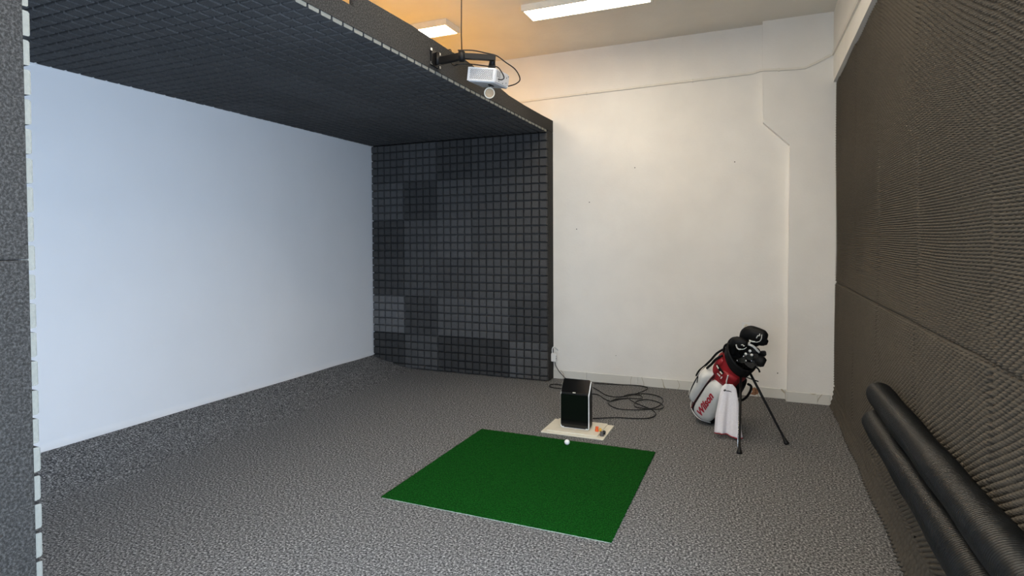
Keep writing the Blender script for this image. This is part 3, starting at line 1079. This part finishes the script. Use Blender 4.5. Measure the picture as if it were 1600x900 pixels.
# ------------------------------------------------------------------ cables on the carpet (floor coordinates)
CABLES = [
    [(-0.739, -0.307, 0.0055), (-0.644, -0.435, 0.01), (-0.528, -0.577, 0.0055), (-0.413, -0.616, 0.0055), (-0.301, -0.536, 0.01), (-0.21, -0.326, 0.0055), (-0.163, -0.145, 0.0055), (-0.189, -0.073, 0.01), (-0.298, -0.022, 0.0055), (-0.537, -0.065, 0.0055), (-0.781, -0.12, 0.01)],
    [(-0.674, -0.604, 0.011), (-0.599, -0.61, 0.0065), (-0.5, -0.745, 0.0065), (-0.419, -0.817, 0.011), (-0.357, -0.697, 0.0065), (-0.282, -0.625, 0.0065), (-0.17, -0.614, 0.011), (-0.145, -0.533, 0.0065), (-0.186, -0.459, 0.0065), (-0.272, -0.485, 0.011), (-0.295, -0.583, 0.0065), (-0.195, -0.748, 0.0065), (-0.072, -0.885, 0.011), (0.003, -0.94, 0.0065), (0.071, -1.051, 0.0065), (0.079, -1.192, 0.011), (0.019, -1.271, 0.0065), (-0.086, -1.314, 0.0065), (-0.245, -1.366, 0.011), (-0.441, -1.459, 0.0065)],
    [(-0.281, -0.634, 0.0075), (-0.393, -0.706, 0.0075), (-0.422, -0.911, 0.012), (-0.318, -1.042, 0.0075), (-0.196, -1.052, 0.0075), (-0.03, -0.988, 0.012), (0.06, -0.818, 0.0075), (0.075, -0.592, 0.0075), (0.017, -0.452, 0.012), (-0.125, -0.367, 0.0075), (-0.28, -0.446, 0.0075), (-0.335, -0.558, 0.012)],
    [(0.004, -0.947, 0.0085), (-0.118, -0.958, 0.013), (-0.174, -0.845, 0.0085), (-0.168, -0.695, 0.0085), (-0.08, -0.626, 0.013), (0.036, -0.662, 0.0085), (0.111, -0.801, 0.0085), (0.09, -0.933, 0.013), (0.005, -0.951, 0.0085)],
    [(-1.084, -0.367, 0.014), (-1.186, -0.332, 0.0095), (-1.231, -0.375, 0.0095), (-1.212, -0.462, 0.014), (-1.161, -0.495, 0.0095), (-1.054, -0.505, 0.0095)],
]
parts = []
for pts in CABLES:
    parts.append(sweep(spline(pts, 7), 0.0052, 7))
v, f = merge(*parts)
tag(mk('power_cable', v, f, M_BLACK, org=(-0.1, -0.7, 0.0), smooth=True), 'tangled black power cable looped on the carpet behind the monitor', 'cable')
tag(tube('adapter_cord', spline([(-1.275, -0.085, 0.222), (-1.262, -0.085, 0.17), (-1.215, -0.085, 0.10), (-1.15, -0.10, 0.045), (-1.08, -0.16, 0.012), (-1.02, -0.30, 0.006), (-0.98, -0.55, 0.006), (-0.86, -0.75, 0.006)], 8), 0.0045, M_BLACK, org=(-1.2, -0.1, 0)),
    'thin black cord curving from the white adapter to the floor', 'cord')

# ------------------------------------------------------------------ dark ribbed rolls along the foam wall


def roll(name, x, z, r, y0, y1, seed, label):
    rs_ = random.Random(seed)
    root = empty(name, (x, (y0 + y1) / 2, z - r))
    tag(root, label, 'roll', 'dark ribbed rolls')
    pitch = 0.0118
    n = 30
    cnt = int((y1 - y0) / pitch)
    vs_, fs_ = [], []
    ringr, ringy = [], []
    for k in range(cnt):
        y = y1 - k * pitch
        w = 0.0022 * math.sin(k * 0.13 + seed) + 0.0015 * math.sin(k * 0.047)
        for dy, dr in ((0, -0.0046), (0.0039, 0.0), (0.0079, 0.0)):
            ringy.append(y - dy)
            ringr.append(r + w + dr)
    m0 = len(ringy)
    for k in range(m0):
        lob = 0.0015
        for j in range(n):
            an = 2 * math.pi * j / n
            rr_ = ringr[k] + lob * math.sin(3 * an + k * 0.01 + seed)
            vs_.append((x + rr_ * math.cos(an), ringy[k], z + rr_ * math.sin(an)))
    for k in range(m0 - 1):
        for j in range(n):
            a, b = k * n + j, k * n + (j + 1) % n
            fs_.append([a, b, b + n, a + n])
    mk('sleeve', vs_, fs_, M_ROLL, root, smooth=True)
    # rolled-up end: spiral layers
    sp = []
    turns = 4
    for k in range(turns * 26):
        t = k / (turns * 26)
        sp.append((x + (r - 0.004) * (0.25 + 0.75 * t) * math.cos(2 * math.pi * turns * t), y1 + 0.004 - 0.01 * (1 - t), z + (r - 0.004) * (0.25 + 0.75 * t) * math.sin(2 * math.pi * turns * t)))
    tube('rolled_end', sp, 0.006, M_ROLL, root, 6)
    for yy_ in (y1 - 0.012, y0 + 0.012):
        v_, f_ = sweep([(x, yy_ + 0.006, z), (x, yy_ - 0.006, z)], r - 0.006, 24)
        mk('end_face', v_, f_, M_ROLL, root)
    return root


roll('netting_roll', 1.603, 0.803, 0.0665, -5.15, -3.00, 1, 'upper dark ribbed roll resting along the foam wall')
roll('netting_roll', 1.583, 0.657, 0.0745, -5.15, -3.05, 5, 'lower dark ribbed roll beneath the other along the foam wall')
for y in (-3.25, -4.0, -4.75):
    br = empty('wall_bracket', (XW, y, 0.572))
    tag(br, ('black steel bracket under the far ends of the rolls' if y > -3.5 else 'black steel bracket under the middle of the rolls' if y > -4.5 else 'black steel bracket under the near ends of the rolls'), 'bracket', 'brackets under the rolls')
    box('arm', (1.572, y - 0.012, 0.571), (XW - 0.002, y + 0.012, 0.5805), M_BLACKMETAL, br, 0.001)
    box('back_plate', (1.6625, y - 0.012, 0.5807), (1.668, y + 0.012, 0.70), M_BLACKMETAL, br, 0.001)

# ------------------------------------------------------------------ golf stand bag
B0 = Vector((0.50, -1.06, 0.012))
AX = Vector((0.41096585, -0.44722755, 0.79441462))
EV = Vector((-0.26977313, -0.8920344, -0.36262527))
ER = Vector((0.87082118, -0.06528511, -0.48724565))


def G(s, w, d):
    return B0 + AX * s + ER * w + EV * d


def rb(s):
    return 0.122 + 0.012 * max(0, (s - 0.6) / 0.26) + 0.008 * max(0, (0.25 - s) / 0.2)


def GP(s, ph, r):
    return G(s, r * math.sin(ph), r * math.cos(ph))


bag = empty('golf_bag', B0)
tag(bag, 'red, white and black golf stand bag leaning on two thin legs', 'golf bag')


def loft(secs, n=32, slant=None):
    vs_, fs_ = [], []
    for s, r in secs:
        for j in range(n):
            ph = 2 * math.pi * j / n
            ss = s + (slant(ph, s) if slant else 0)
            vs_.append(GP(ss, ph, r))
    for k in range(len(secs) - 1):
        for j in range(n):
            a, b = k * n + j, k * n + (j + 1) % n
            fs_.append([a, b, b + n, a + n])
    return vs_, fs_, n


secs = [(0.10 + 0.69 * k / 20, min(0.1325, rb(0.10 + 0.69 * k / 20) + 0.0025 * math.sin(k * 1.9))) for k in range(21)]
v, f, n = loft(secs, slant=lambda ph, s: max(0.0, (s - 0.6) / 0.19) * (-0.055 * math.sin(ph) - 0.02 * math.cos(ph)))
body = fixn(mk('body', v, f, M_RED, bag, smooth=True))
# base cup
v, f, n = loft([(0.075, 0.02), (0.070, 0.10), (0.074, 0.122), (0.085, 0.134), (0.12, 0.137), (0.150, 0.133), (0.152, 0.124)])
f.append(list(range(n))[::-1])
fixn(mk('base', v, f, M_BLKNY, bag, smooth=True))
# top cuff, cut on the slant, with an inner wall
sl = lambda ph, s: -0.055 * math.sin(ph) - 0.02 * math.cos(ph)
v, f, n = loft([(0.775, 0.131), (0.785, 0.138), (0.81, 0.141), (0.84, 0.147), (0.86, 0.150), (0.872, 0.147), (0.874, 0.138), (0.85, 0.128), (0.74, 0.118)], slant=sl)
fixn(mk('cuff', v, f, M_BLKNY, bag, smooth=True))
# divider disc inside the opening
v, f, n = loft([(0.785, 0.004), (0.785, 0.1235)], slant=sl)
mk('divider', v, f, M_BLKNY, bag)


def prof1(u, p=5.0):
    return max(0.0, 1 - abs(2 * u - 1) ** p) ** 0.5


def pocket(name, s0, s1, p0, p1, bulge, m, n=22, base=0.0, rnd=3.2):
    """Padded pocket on the bag wall: rounded outline, domed outwards."""
    vs_, fs_ = [], []
    ns, nph = n, n

    def sq(u, v_):
        # squircle map of the unit square to rounded outline
        a, b = 2 * u - 1, 2 * v_ - 1
        return a * (1 - 0.10 * abs(b) ** rnd), b * (1 - 0.10 * abs(a) ** rnd)
    for i in range(ns + 1):
        for j in range(nph + 1):
            u, v_ = i / ns, j / nph
            a, b = sq(u, v_)
            s = s0 + (s1 - s0) * (a + 1) / 2
            ph = math.radians(p0 + (p1 - p0) * (b + 1) / 2)
            g = prof1(u) * prof1(v_)
            vs_.append(GP(s, ph, rb(s) - 0.006 + base + (bulge + 0.006) * g))
    for i in range(ns):
        for j in range(nph):
            a = i * (nph + 1) + j
            fs_.append([a, a + 1, a + nph + 2, a + nph + 1])
    return fixn(mk(name, vs_, fs_, m, bag, smooth=True))


side_pk = pocket('side_pocket', 0.105, 0.565, -48, 40, 0.058, M_WHITENY)
app_pk = pocket('apparel_pocket', 0.150, 0.570, -128, -50, 0.100, M_WHITENY)
pocket('belly_pocket', 0.16, 0.66, 48, 122, 0.042, M_BLKNY)
pocket('upper_pocket', 0.575, 0.715, -30, 40, 0.022, M_RED)
pocket('back_panel', 0.575, 0.775, -112, -45, 0.020, M_RED, base=0.008)
# piping and trims


def gline(name, pts, rad, m, per=6, par=None):
    return tube(name, spline([GP(s, math.radians(p), r) for s, p, r in pts], per), rad, m, par or bag, 8)


gline('piping', [(0.125, -49, 0.155), (0.2, -49, 0.158), (0.35, -48, 0.156), (0.5, -47, 0.150), (0.60, -44, 0.140)], 0.0085, M_DKRED)
gline('piping', [(0.118, -44, 0.150), (0.2, -45, 0.165), (0.35, -45, 0.165), (0.5, -44, 0.158), (0.58, -40, 0.142)], 0.0045, M_BLKNY)
gline('pocket_zip', [(0.20, -66, 0.205), (0.32, -68, 0.222), (0.44, -72, 0.222), (0.52, -85, 0.205), (0.53, -98, 0.195)], 0.005, M_BLKNY, par=app_pk)
gline('zip_puller', [(0.46, -70, 0.222), (0.445, -63, 0.222), (0.42, -60, 0.218)], 0.004, M_BLKNY, par=app_pk)
gline('white_piping', [(0.585, 14, 0.160), (0.65, 4, 0.160), (0.712, -2, 0.150)], 0.0055, M_WHITENY)
gline('base_piping', [(0.118, -120, 0.146), (0.120, -85, 0.150), (0.112, -60, 0.152), (0.108, -30, 0.150), (0.108, 0, 0.150), (0.116, 35, 0.148)], 0.0045, M_WHITENY)
# shoulder strap on the spine
gline('shoulder_strap', [(0.80, -92, 0.150), (0.72, -95, 0.178), (0.62, -98, 0.192), (0.52, -100, 0.212), (0.42, -103, 0.236), (0.34, -106, 0.240)], [0.010] * 31, M_BLKNY)
gline('shoulder_strap', [(0.80, -60, 0.148), (0.72, -68, 0.168), (0.64, -74, 0.172), (0.56, -80, 0.185)], 0.011, M_BLKNY)
# buckle and label plate
v, f = [], []


def gplate(name, s, ph, r, ws, wp, th, m, par=None):
    """Small plate lying on the bag wall (ws along the bag, wp around it)."""
    ph = math.radians(ph)
    vs_ = []
    for dr in (0, th):
        for a, b in ((-1, -1), (1, -1), (1, 1), (-1, 1)):
            vs_.append(GP(s + a * ws / 2, ph + b * wp / 2 / r, r + dr))
    return fixn(mk(name, vs_, [[0, 1, 2, 3], [4, 5, 6, 7], [0, 1, 5, 4], [1, 2, 6, 5], [2, 3, 7, 6], [3, 0, 4, 7]], m, par or bag))


bk = gplate('buckle', 0.700, -34, 0.157, 0.026, 0.10, 0.006, M_BLKNY)
gplate('buckle_plate', 0.705, -42, 0.164, 0.012, 0.034, 0.003, M_CREAMPL, bk)
gplate('buckle_plate', 0.696, -22, 0.164, 0.012, 0.026, 0.003, M_CREAMPL, bk)
gplate('size_label', 0.655, -26, 0.158, 0.010, 0.034, 0.003, M_WHITENY)
gplate('size_label', 0.655, -14, 0.160, 0.026, 0.008, 0.003, M_WHITENY)
# carrying handle on the belly side
gline('handle', [(0.62, 92, 0.165), (0.60, 98, 0.200), (0.54, 100, 0.218), (0.47, 100, 0.220), (0.42, 98, 0.205), (0.40, 94, 0.170)], 0.011, M_BLKNY)
# stand legs with feet
for nm, p, q in (('leg', (0.846, -1.455, 0.535), (0.849, -1.900, 0.022)), ('leg', (0.905, -1.40, 0.56), (1.192, -1.527, 0.022))):
    p, q = Vector(p), Vector(q)
    lg = tube(nm, [p, p + (q - p) * .3, p + (q - p) * .97, q], [0.0105, 0.0105, 0.0095, 0.009], M_BLACKMETAL, bag, 10)
    d = (q - p).normalized()
    fv, ff = sweep([q - d * 0.035, q - d * 0.008, Vector((q.x, q.y, 0.012)) + Vector((d.x, d.y, 0)) * 0.008, Vector((q.x, q.y, 0.001)) + Vector((d.x, d.y, 0)) * 0.02], [0.012, 0.015, 0.02, 0.021], 12)
    mk('foot', fv, ff, M_BLACK, lg, smooth=True)
tube('inner_rod', [(0.838, -1.46, 0.40), (0.836, -1.885, 0.035)], 0.0035, M_STEEL, bag, 8)
tube('brace', [(0.82, -1.40, 0.485), (0.89, -1.42, 0.50), (0.985, -1.435, 0.475)], 0.005, M_BLACKMETAL, bag, 8)
tube('leg_hub', [(0.80, -1.40, 0.55), (0.87, -1.41, 0.575), (0.93, -1.39, 0.575)], 0.017, M_BLACK, bag, 10)

# lettering on the side pocket


def text_mesh(body_, shear, offset):
    cu = bpy.data.curves.new('lettering', 'FONT')
    cu.body = body_
    cu.size = 1.0
    cu.shear = shear
    cu.offset = offset
    cu.resolution_u = 3
    ob = bpy.data.objects.new('lettering_source', cu)
    COL.objects.link(ob)
    dg = bpy.context.evaluated_depsgraph_get()
    me = bpy.data.meshes.new_from_object(ob.evaluated_get(dg))
    bm_ = bmesh.new()
    bm_.from_mesh(me)
    bpy.data.objects.remove(ob)
    bpy.data.meshes.remove(me)
    bmesh.ops.triangulate(bm_, faces=bm_.faces)
    for _ in range(2):
        bmesh.ops.subdivide_edges(bm_, edges=[e for e in bm_.edges if e.calc_length() > 0.12], cuts=1)
        bmesh.ops.triangulate(bm_, faces=bm_.faces)
    return bm_


def lay_text(name, body_, s0, length, w0, height, surf, m, parent, shear=0.42, offset=0.042):
    bm_ = text_mesh(body_, shear, offset)
    xs_ = [v_.co.x for v_ in bm_.verts]
    ys_ = [v_.co.y for v_ in bm_.verts]
    x0, x1, y1 = min(xs_), max(xs_), max(ys_)
    top_ = []
    for v_ in bm_.verts:
        v_.co = surf(s0 + (v_.co.x - x0) / (x1 - x0) * length, w0 + v_.co.y / y1 * height)
    return from_bm(name, bm_, m, parent)


def side_surf(s, wl):
    # wl: distance around the pocket, towards the spine
    r0 = rb(s) + 0.062
    ph = -wl / r0
    u = (s - 0.105) / 0.46
    b = (math.degrees(ph) + 4) / 44.0
    g = prof1(min(max(u, 0), 1)) * prof1(min(max((b + 1) / 2, 0), 1))
    return GP(s, ph, rb(s) + 0.0035 + 0.058 * g)


lay_text('lettering', 'Wilson', 0.185, 0.275, 0.010, 0.060, side_surf, M_REDPRINT, side_pk)

# ------------------------------------------------------------------ towel clipped to the bag
TW = Vector((0.755, -1.535, 0.455))
tw = empty('towel', (0.74, -1.56, 0.03))
tag(tw, 'white golf towel hanging from the bag beside its thin legs', 'towel')


def towel_pt(u, t):
    """u across -1..1, t from clip (0) to hem (1)."""
    half = 0.050 * min(1, 0.55 + t * 6) + 0.042 * min(1, t * 1.5) ** 0.8 + 0.010 * t
    z = TW.z - 0.425 * t
    if u > 0.6:
        z += 0.0
    x = TW.x - 0.012 * t + half * u + 0.012 * t * max(0, u) ** 3 + 0.012 * max(0, t - .85) / .15 * max(0, u) ** 2
    fold = 0.020 * (0.25 + 0.75 * t) * math.sin(u * 5.2 + 0.9 + 0.5 * t) + 0.007 * t * math.sin(u * 11 + 2 * t)
    y = TW.y - 0.045 * t + fold - 0.02 * (1 - u * u) * (0.3 + t * .4)
    z += -0.012 * math.sin(u * 2.2 - 0.4) * t
    return Vector((x, y, z))


def towel_sheet(t0, t1, nu, nt_, th, m, name):
    vs_, fs_ = [], []
    for side in (0, 1):
        for i in range(nt_ + 1):
            for j in range(nu + 1):
                p = towel_pt(-1 + 2 * j / nu, t0 + (t1 - t0) * i / nt_)
                vs_.append(p + Vector((0, side * th, 0)))
    k0 = (nt_ + 1) * (nu + 1)
    for i in range(nt_):
        for j in range(nu):
            a = i * (nu + 1) + j
            fs_.append([a, a + nu + 1, a + nu + 2, a + 1])
            fs_.append([k0 + a, k0 + a + 1, k0 + a + nu + 2, k0 + a + nu + 1])
    rim_ = list(range(nu + 1)) + [(i) * (nu + 1) + nu for i in range(1, nt_ + 1)] + [nt_ * (nu + 1) + j for j in range(nu - 1, -1, -1)] + [i * (nu + 1) for i in range(nt_ - 1, 0, -1)]
    for q in range(len(rim_)):
        a, b = rim_[q], rim_[(q + 1) % len(rim_)]
        fs_.append([a, b, k0 + b, k0 + a])
    return fixn(mk(name, vs_, fs_, m, tw, smooth=True))


towel_sheet(0.0, 0.982, 40, 40, 0.006, M_TOWEL, 'cloth')
towel_sheet(0.983, 1.0, 40, 2, 0.006, M_REDPRINT, 'hem')
# small black script mark
sq = [(-0.62, 0.135), (-0.50, 0.110), (-0.36, 0.120), (-0.48, 0.140), (-0.58, 0.128), (-0.30, 0.126), (-0.18, 0.140), (-0.10, 0.128), (0.0, 0.142), (0.06, 0.132), (0.14, 0.144), (0.22, 0.136), (0.34, 0.148)]
tube('logo_mark', spline([towel_pt(u, t) + Vector((0, -0.0015, 0)) for u, t in sq], 5), 0.0026, M_BLKPRINT, tw, 6)

# ------------------------------------------------------------------ golf clubs in the bag


def sleeve_loft(path, radii, flat=1.0, n=16, view=EV):
    """Tube with elliptical section: full radius in the path/view-normal direction, flat factor along view."""
    P = spline(path, 5)
    k = len(P)
    R_ = []
    m_ = len(radii) - 1
    for i in range(k):
        t = i / (k - 1) * m_
        a = min(int(t), m_ - 1)
        R_.append(radii[a] + (radii[a + 1] - radii[a]) * (t - a))
    vs_, fs_ = [], []
    for i in range(k):
        d = (P[min(i + 1, k - 1)] - P[max(i - 1, 0)]).normalized()
        x = d.cross(view).normalized()
        y = x.cross(d).normalized()
        for j in range(n):
            an = 2 * math.pi * j / n
            vs_.append(P[i] + x * (math.cos(an) * R_[i]) + y * (math.sin(an) * R_[i] * flat))
    for i in range(k - 1):
        for j in range(n):
            a, b = i * n + j, i * n + (j + 1) % n
            fs_.append([a, b, b + n, a + n])
    fs_.append(list(range(n))[::-1])
    fs_.append([(k - 1) * n + j for j in range(n)])
    return vs_, fs_


def shaft(root, s0, w0, d0, tip):
    tube('shaft', [G(s0, w0, d0), tip], 0.0055, M_STEEL, root, 8)


def covered(name, label, entry, path, radii, flat=0.8, stripes=(), mats=M_BLKNY):
    p0 = G(*path[0])
    root = empty(name, p0)
    tag(root, label, 'golf club', 'golf clubs in the bag')
    shaft(root, 0.745, *entry, G(*path[0]) + (G(*path[1]) - G(*path[0])) * 0.2)
    v_, f_ = sleeve_loft([G(*q) for q in path], radii, flat)
    hc = fixn(mk('head_cover', v_, f_, mats, root, smooth=True))
    for st, rad in stripes:
        tube('stripe', spline([G(*q) for q in st], 6), rad, M_WHITENY, hc, 6)
    return root


covered('golf_club', 'driver under the largest black head cover at the top of the bag', (-0.03, -0.02),
        [(0.92, -0.035, -0.01), (1.00, -0.050, -0.01), (1.075, -0.045, -0.01), (1.112, 0.005, -0.005), (1.135, 0.06, 0.0), (1.146, 0.092, 0.0)],
        [0.030, 0.038, 0.056, 0.066, 0.058, 0.050, 0.022],
        stripes=[([(1.058, -0.012, 0.046), (1.066, 0.010, 0.050), (1.076, 0.030, 0.050)], 0.006),
                 ([(1.066, 0.010, 0.050), (1.080, 0.040, 0.050), (1.10, 0.058, 0.048)], 0.003),
                 ([(1.105, 0.060, 0.047), (1.135, 0.058, 0.046), (1.165, 0.045, 0.040)], 0.004),
                 ([(1.118, 0.025, 0.053), (1.145, 0.025, 0.052), (1.152, 0.035, 0.050), (1.165, 0.028, 0.046)], 0.004)])
covered('golf_club', 'fairway wood with a black head cover and white crescent, left of the driver', (-0.05, 0.02),
        [(0.85, -0.070, 0.03), (0.92, -0.090, 0.035), (0.965, -0.085, 0.04), (0.995, -0.055, 0.045), (1.020, -0.010, 0.05)],
        [0.028, 0.034, 0.046, 0.055, 0.046, 0.022],
        stripes=[([(0.985, -0.078, 0.091), (0.967, -0.062, 0.094), (0.962, -0.045, 0.094), (0.970, -0.028, 0.092)], 0.006),
                 ([(0.970, -0.028, 0.092), (0.985, -0.010, 0.088), (1.008, 0.0, 0.082)], 0.003),
                 ([(1.005, -0.045, 0.088), (1.015, -0.035, 0.086), (1.008, -0.025, 0.088), (1.018, -0.020, 0.085)], 0.003)])
covered('golf_club', 'hybrid in a slim black cover poking out under the driver', (0.02, -0.05),
        [(0.90, 0.030, -0.06), (0.98, 0.035, -0.05), (1.040, 0.050, -0.035), (1.068, 0.085, -0.03), (1.076, 0.118, -0.03)],
        [0.024, 0.028, 0.036, 0.042, 0.038, 0.018])
covered('golf_club', 'club in a black cover with a broad white band in the middle of the bag', (0.01, 0.0),
        [(0.84, 0.025, 0.0), (0.90, 0.045, 0.0), (0.95, 0.065, 0.005), (0.975, 0.085, 0.01), (0.985, 0.105, 0.01)],
        [0.026, 0.034, 0.044, 0.046, 0.034, 0.014],
        stripes=[([(1.000, -0.002, 0.02), (1.012, 0.025, 0.026), (1.010, 0.055, 0.028), (0.998, 0.082, 0.026), (0.985, 0.100, 0.02)], 0.0105)])
covered('golf_club', 'putter with a round black cover sticking out lowest on the right', (0.06, 0.02),
        [(0.82, 0.085, 0.03), (0.88, 0.105, 0.04), (0.925, 0.125, 0.045), (0.938, 0.155, 0.05), (0.942, 0.185, 0.05)],
        [0.022, 0.028, 0.038, 0.046, 0.048, 0.030], flat=0.9)


def iron(entry, s, w, d, ang, label, toe=0.075, big=1.0):
    """Iron head: hosel, ferrule and a forged blade with a sole."""
    hp = G(s, w, d)
    root = empty('golf_club', hp)
    tag(root, label, 'golf club', 'golf clubs in the bag')
    tube('shaft', [G(0.745, *entry), hp], 0.005, M_STEEL, root, 8)
    sd = (hp - G(0.745, *entry)).normalized()
    tube('ferrule', [hp - sd * 0.030, hp - sd * 0.002], 0.0075, M_BLACK, root, 8)
    tube('hosel', [hp - sd * 0.002, hp + sd * 0.035 * big], [0.0075, 0.0085], M_STEEL, root, 10)
    a = math.radians(ang)
    tx = (ER * math.cos(a) + AX * math.sin(a)).normalized()       # toe direction
    uy = (AX * math.cos(a) - ER * math.sin(a)).normalized()
    nz_ = EV
    b0 = hp + sd * 0.030 * big
    outline = [(-0.004, -0.004), (0.010, -0.016), (0.04, -0.020), (0.068, -0.018), (0.080, -0.004), (0.078, 0.026), (0.066, 0.036), (0.045, 0.030), (0.012, 0.014), (-0.004, 0.010)]
    vs_ = []
    for dz in (-0.006, 0.006):
        for x_, y_ in outline:
            k = 0.6 if y_ > 0 else 1.3
            vs_.append(b0 + tx * (x_ * toe / 0.08) + uy * (y_ * big) + nz_ * dz * k)
    n_ = len(outline)
    fs_ = [list(range(n_))[::-1], list(range(n_, 2 * n_))]
    for k in range(n_):
        j = (k + 1) % n_
        fs_.append([k, j, j + n_, k + n_])
    bl = fixn(mk('blade', vs_, fs_, M_IRON, root))
    return root


M_IRON = mat('club_steel', (0.16, 0.16, 0.165), 0.28, 1.0, var=0.3, vscale=60)
iron((0.00, 0.05), 0.830, -0.005, 0.085, 35, 'iron with a bright leading edge at the left of the irons', 0.07)
iron((0.03, 0.04), 0.885, 0.020, 0.070, 20, 'iron tilted upwards in the middle of the cluster')
iron((0.04, 0.05), 0.855, 0.050, 0.085, -5, 'iron lying lowest in the front row of heads')
iron((0.05, 0.00), 0.915, 0.045, 0.050, 10, 'iron just beneath the white banded cover')
iron((0.07, 0.02), 0.885, 0.085, 0.065, 0, 'iron beside the round putter cover')
iron((0.06, -0.05), 0.925, 0.085, -0.01, 25, 'iron at the back right of the cluster')
for k, (s, w, d) in enumerate(((0.990, 0.036, 0.075), (0.952, 0.022, 0.090), (0.968, 0.064, 0.080), (0.905, 0.050, 0.105))):
    lab = ('white ferrule tag on the upper iron', 'white ferrule tag on the left iron', 'white ferrule tag on the right iron', 'small white ferrule tag on the lowest iron')[k]
    r_ = 0.0125 if k < 3 else 0.007
    p = G(s, w, d)
    vs_, fs_ = [], []
    bm = bmesh.new()
    bmesh.ops.create_icosphere(bm, subdivisions=2, radius=r_)
    for v_ in bm.verts:
        c = v_.co.copy()
        v_.co = p + AX * c.x * 1.1 + ER * c.y + EV * c.z * .6
    root = [o for o in bpy.data.objects if o.name.startswith('golf_club') and 'upwards' in o.get('label', '')][0]
    from_bm('number_tag', bm, M_WHITENY, root, smooth=True)
# loose rain-hood tab at the rim
tube('hood_tab', spline([G(0.83, 0.10, 0.03), G(0.845, 0.15, 0.03), G(0.838, 0.172, 0.03), G(0.822, 0.188, 0.03)], 5), 0.007, M_BLKNY, bag, 8)
tube('hood_rim', spline([G(0.80, -0.135, 0.02), G(0.87, -0.150, 0.03), G(0.915, -0.130, 0.04), G(0.92, -0.09, 0.05)], 6), 0.010, M_BLKNY, bag, 8)
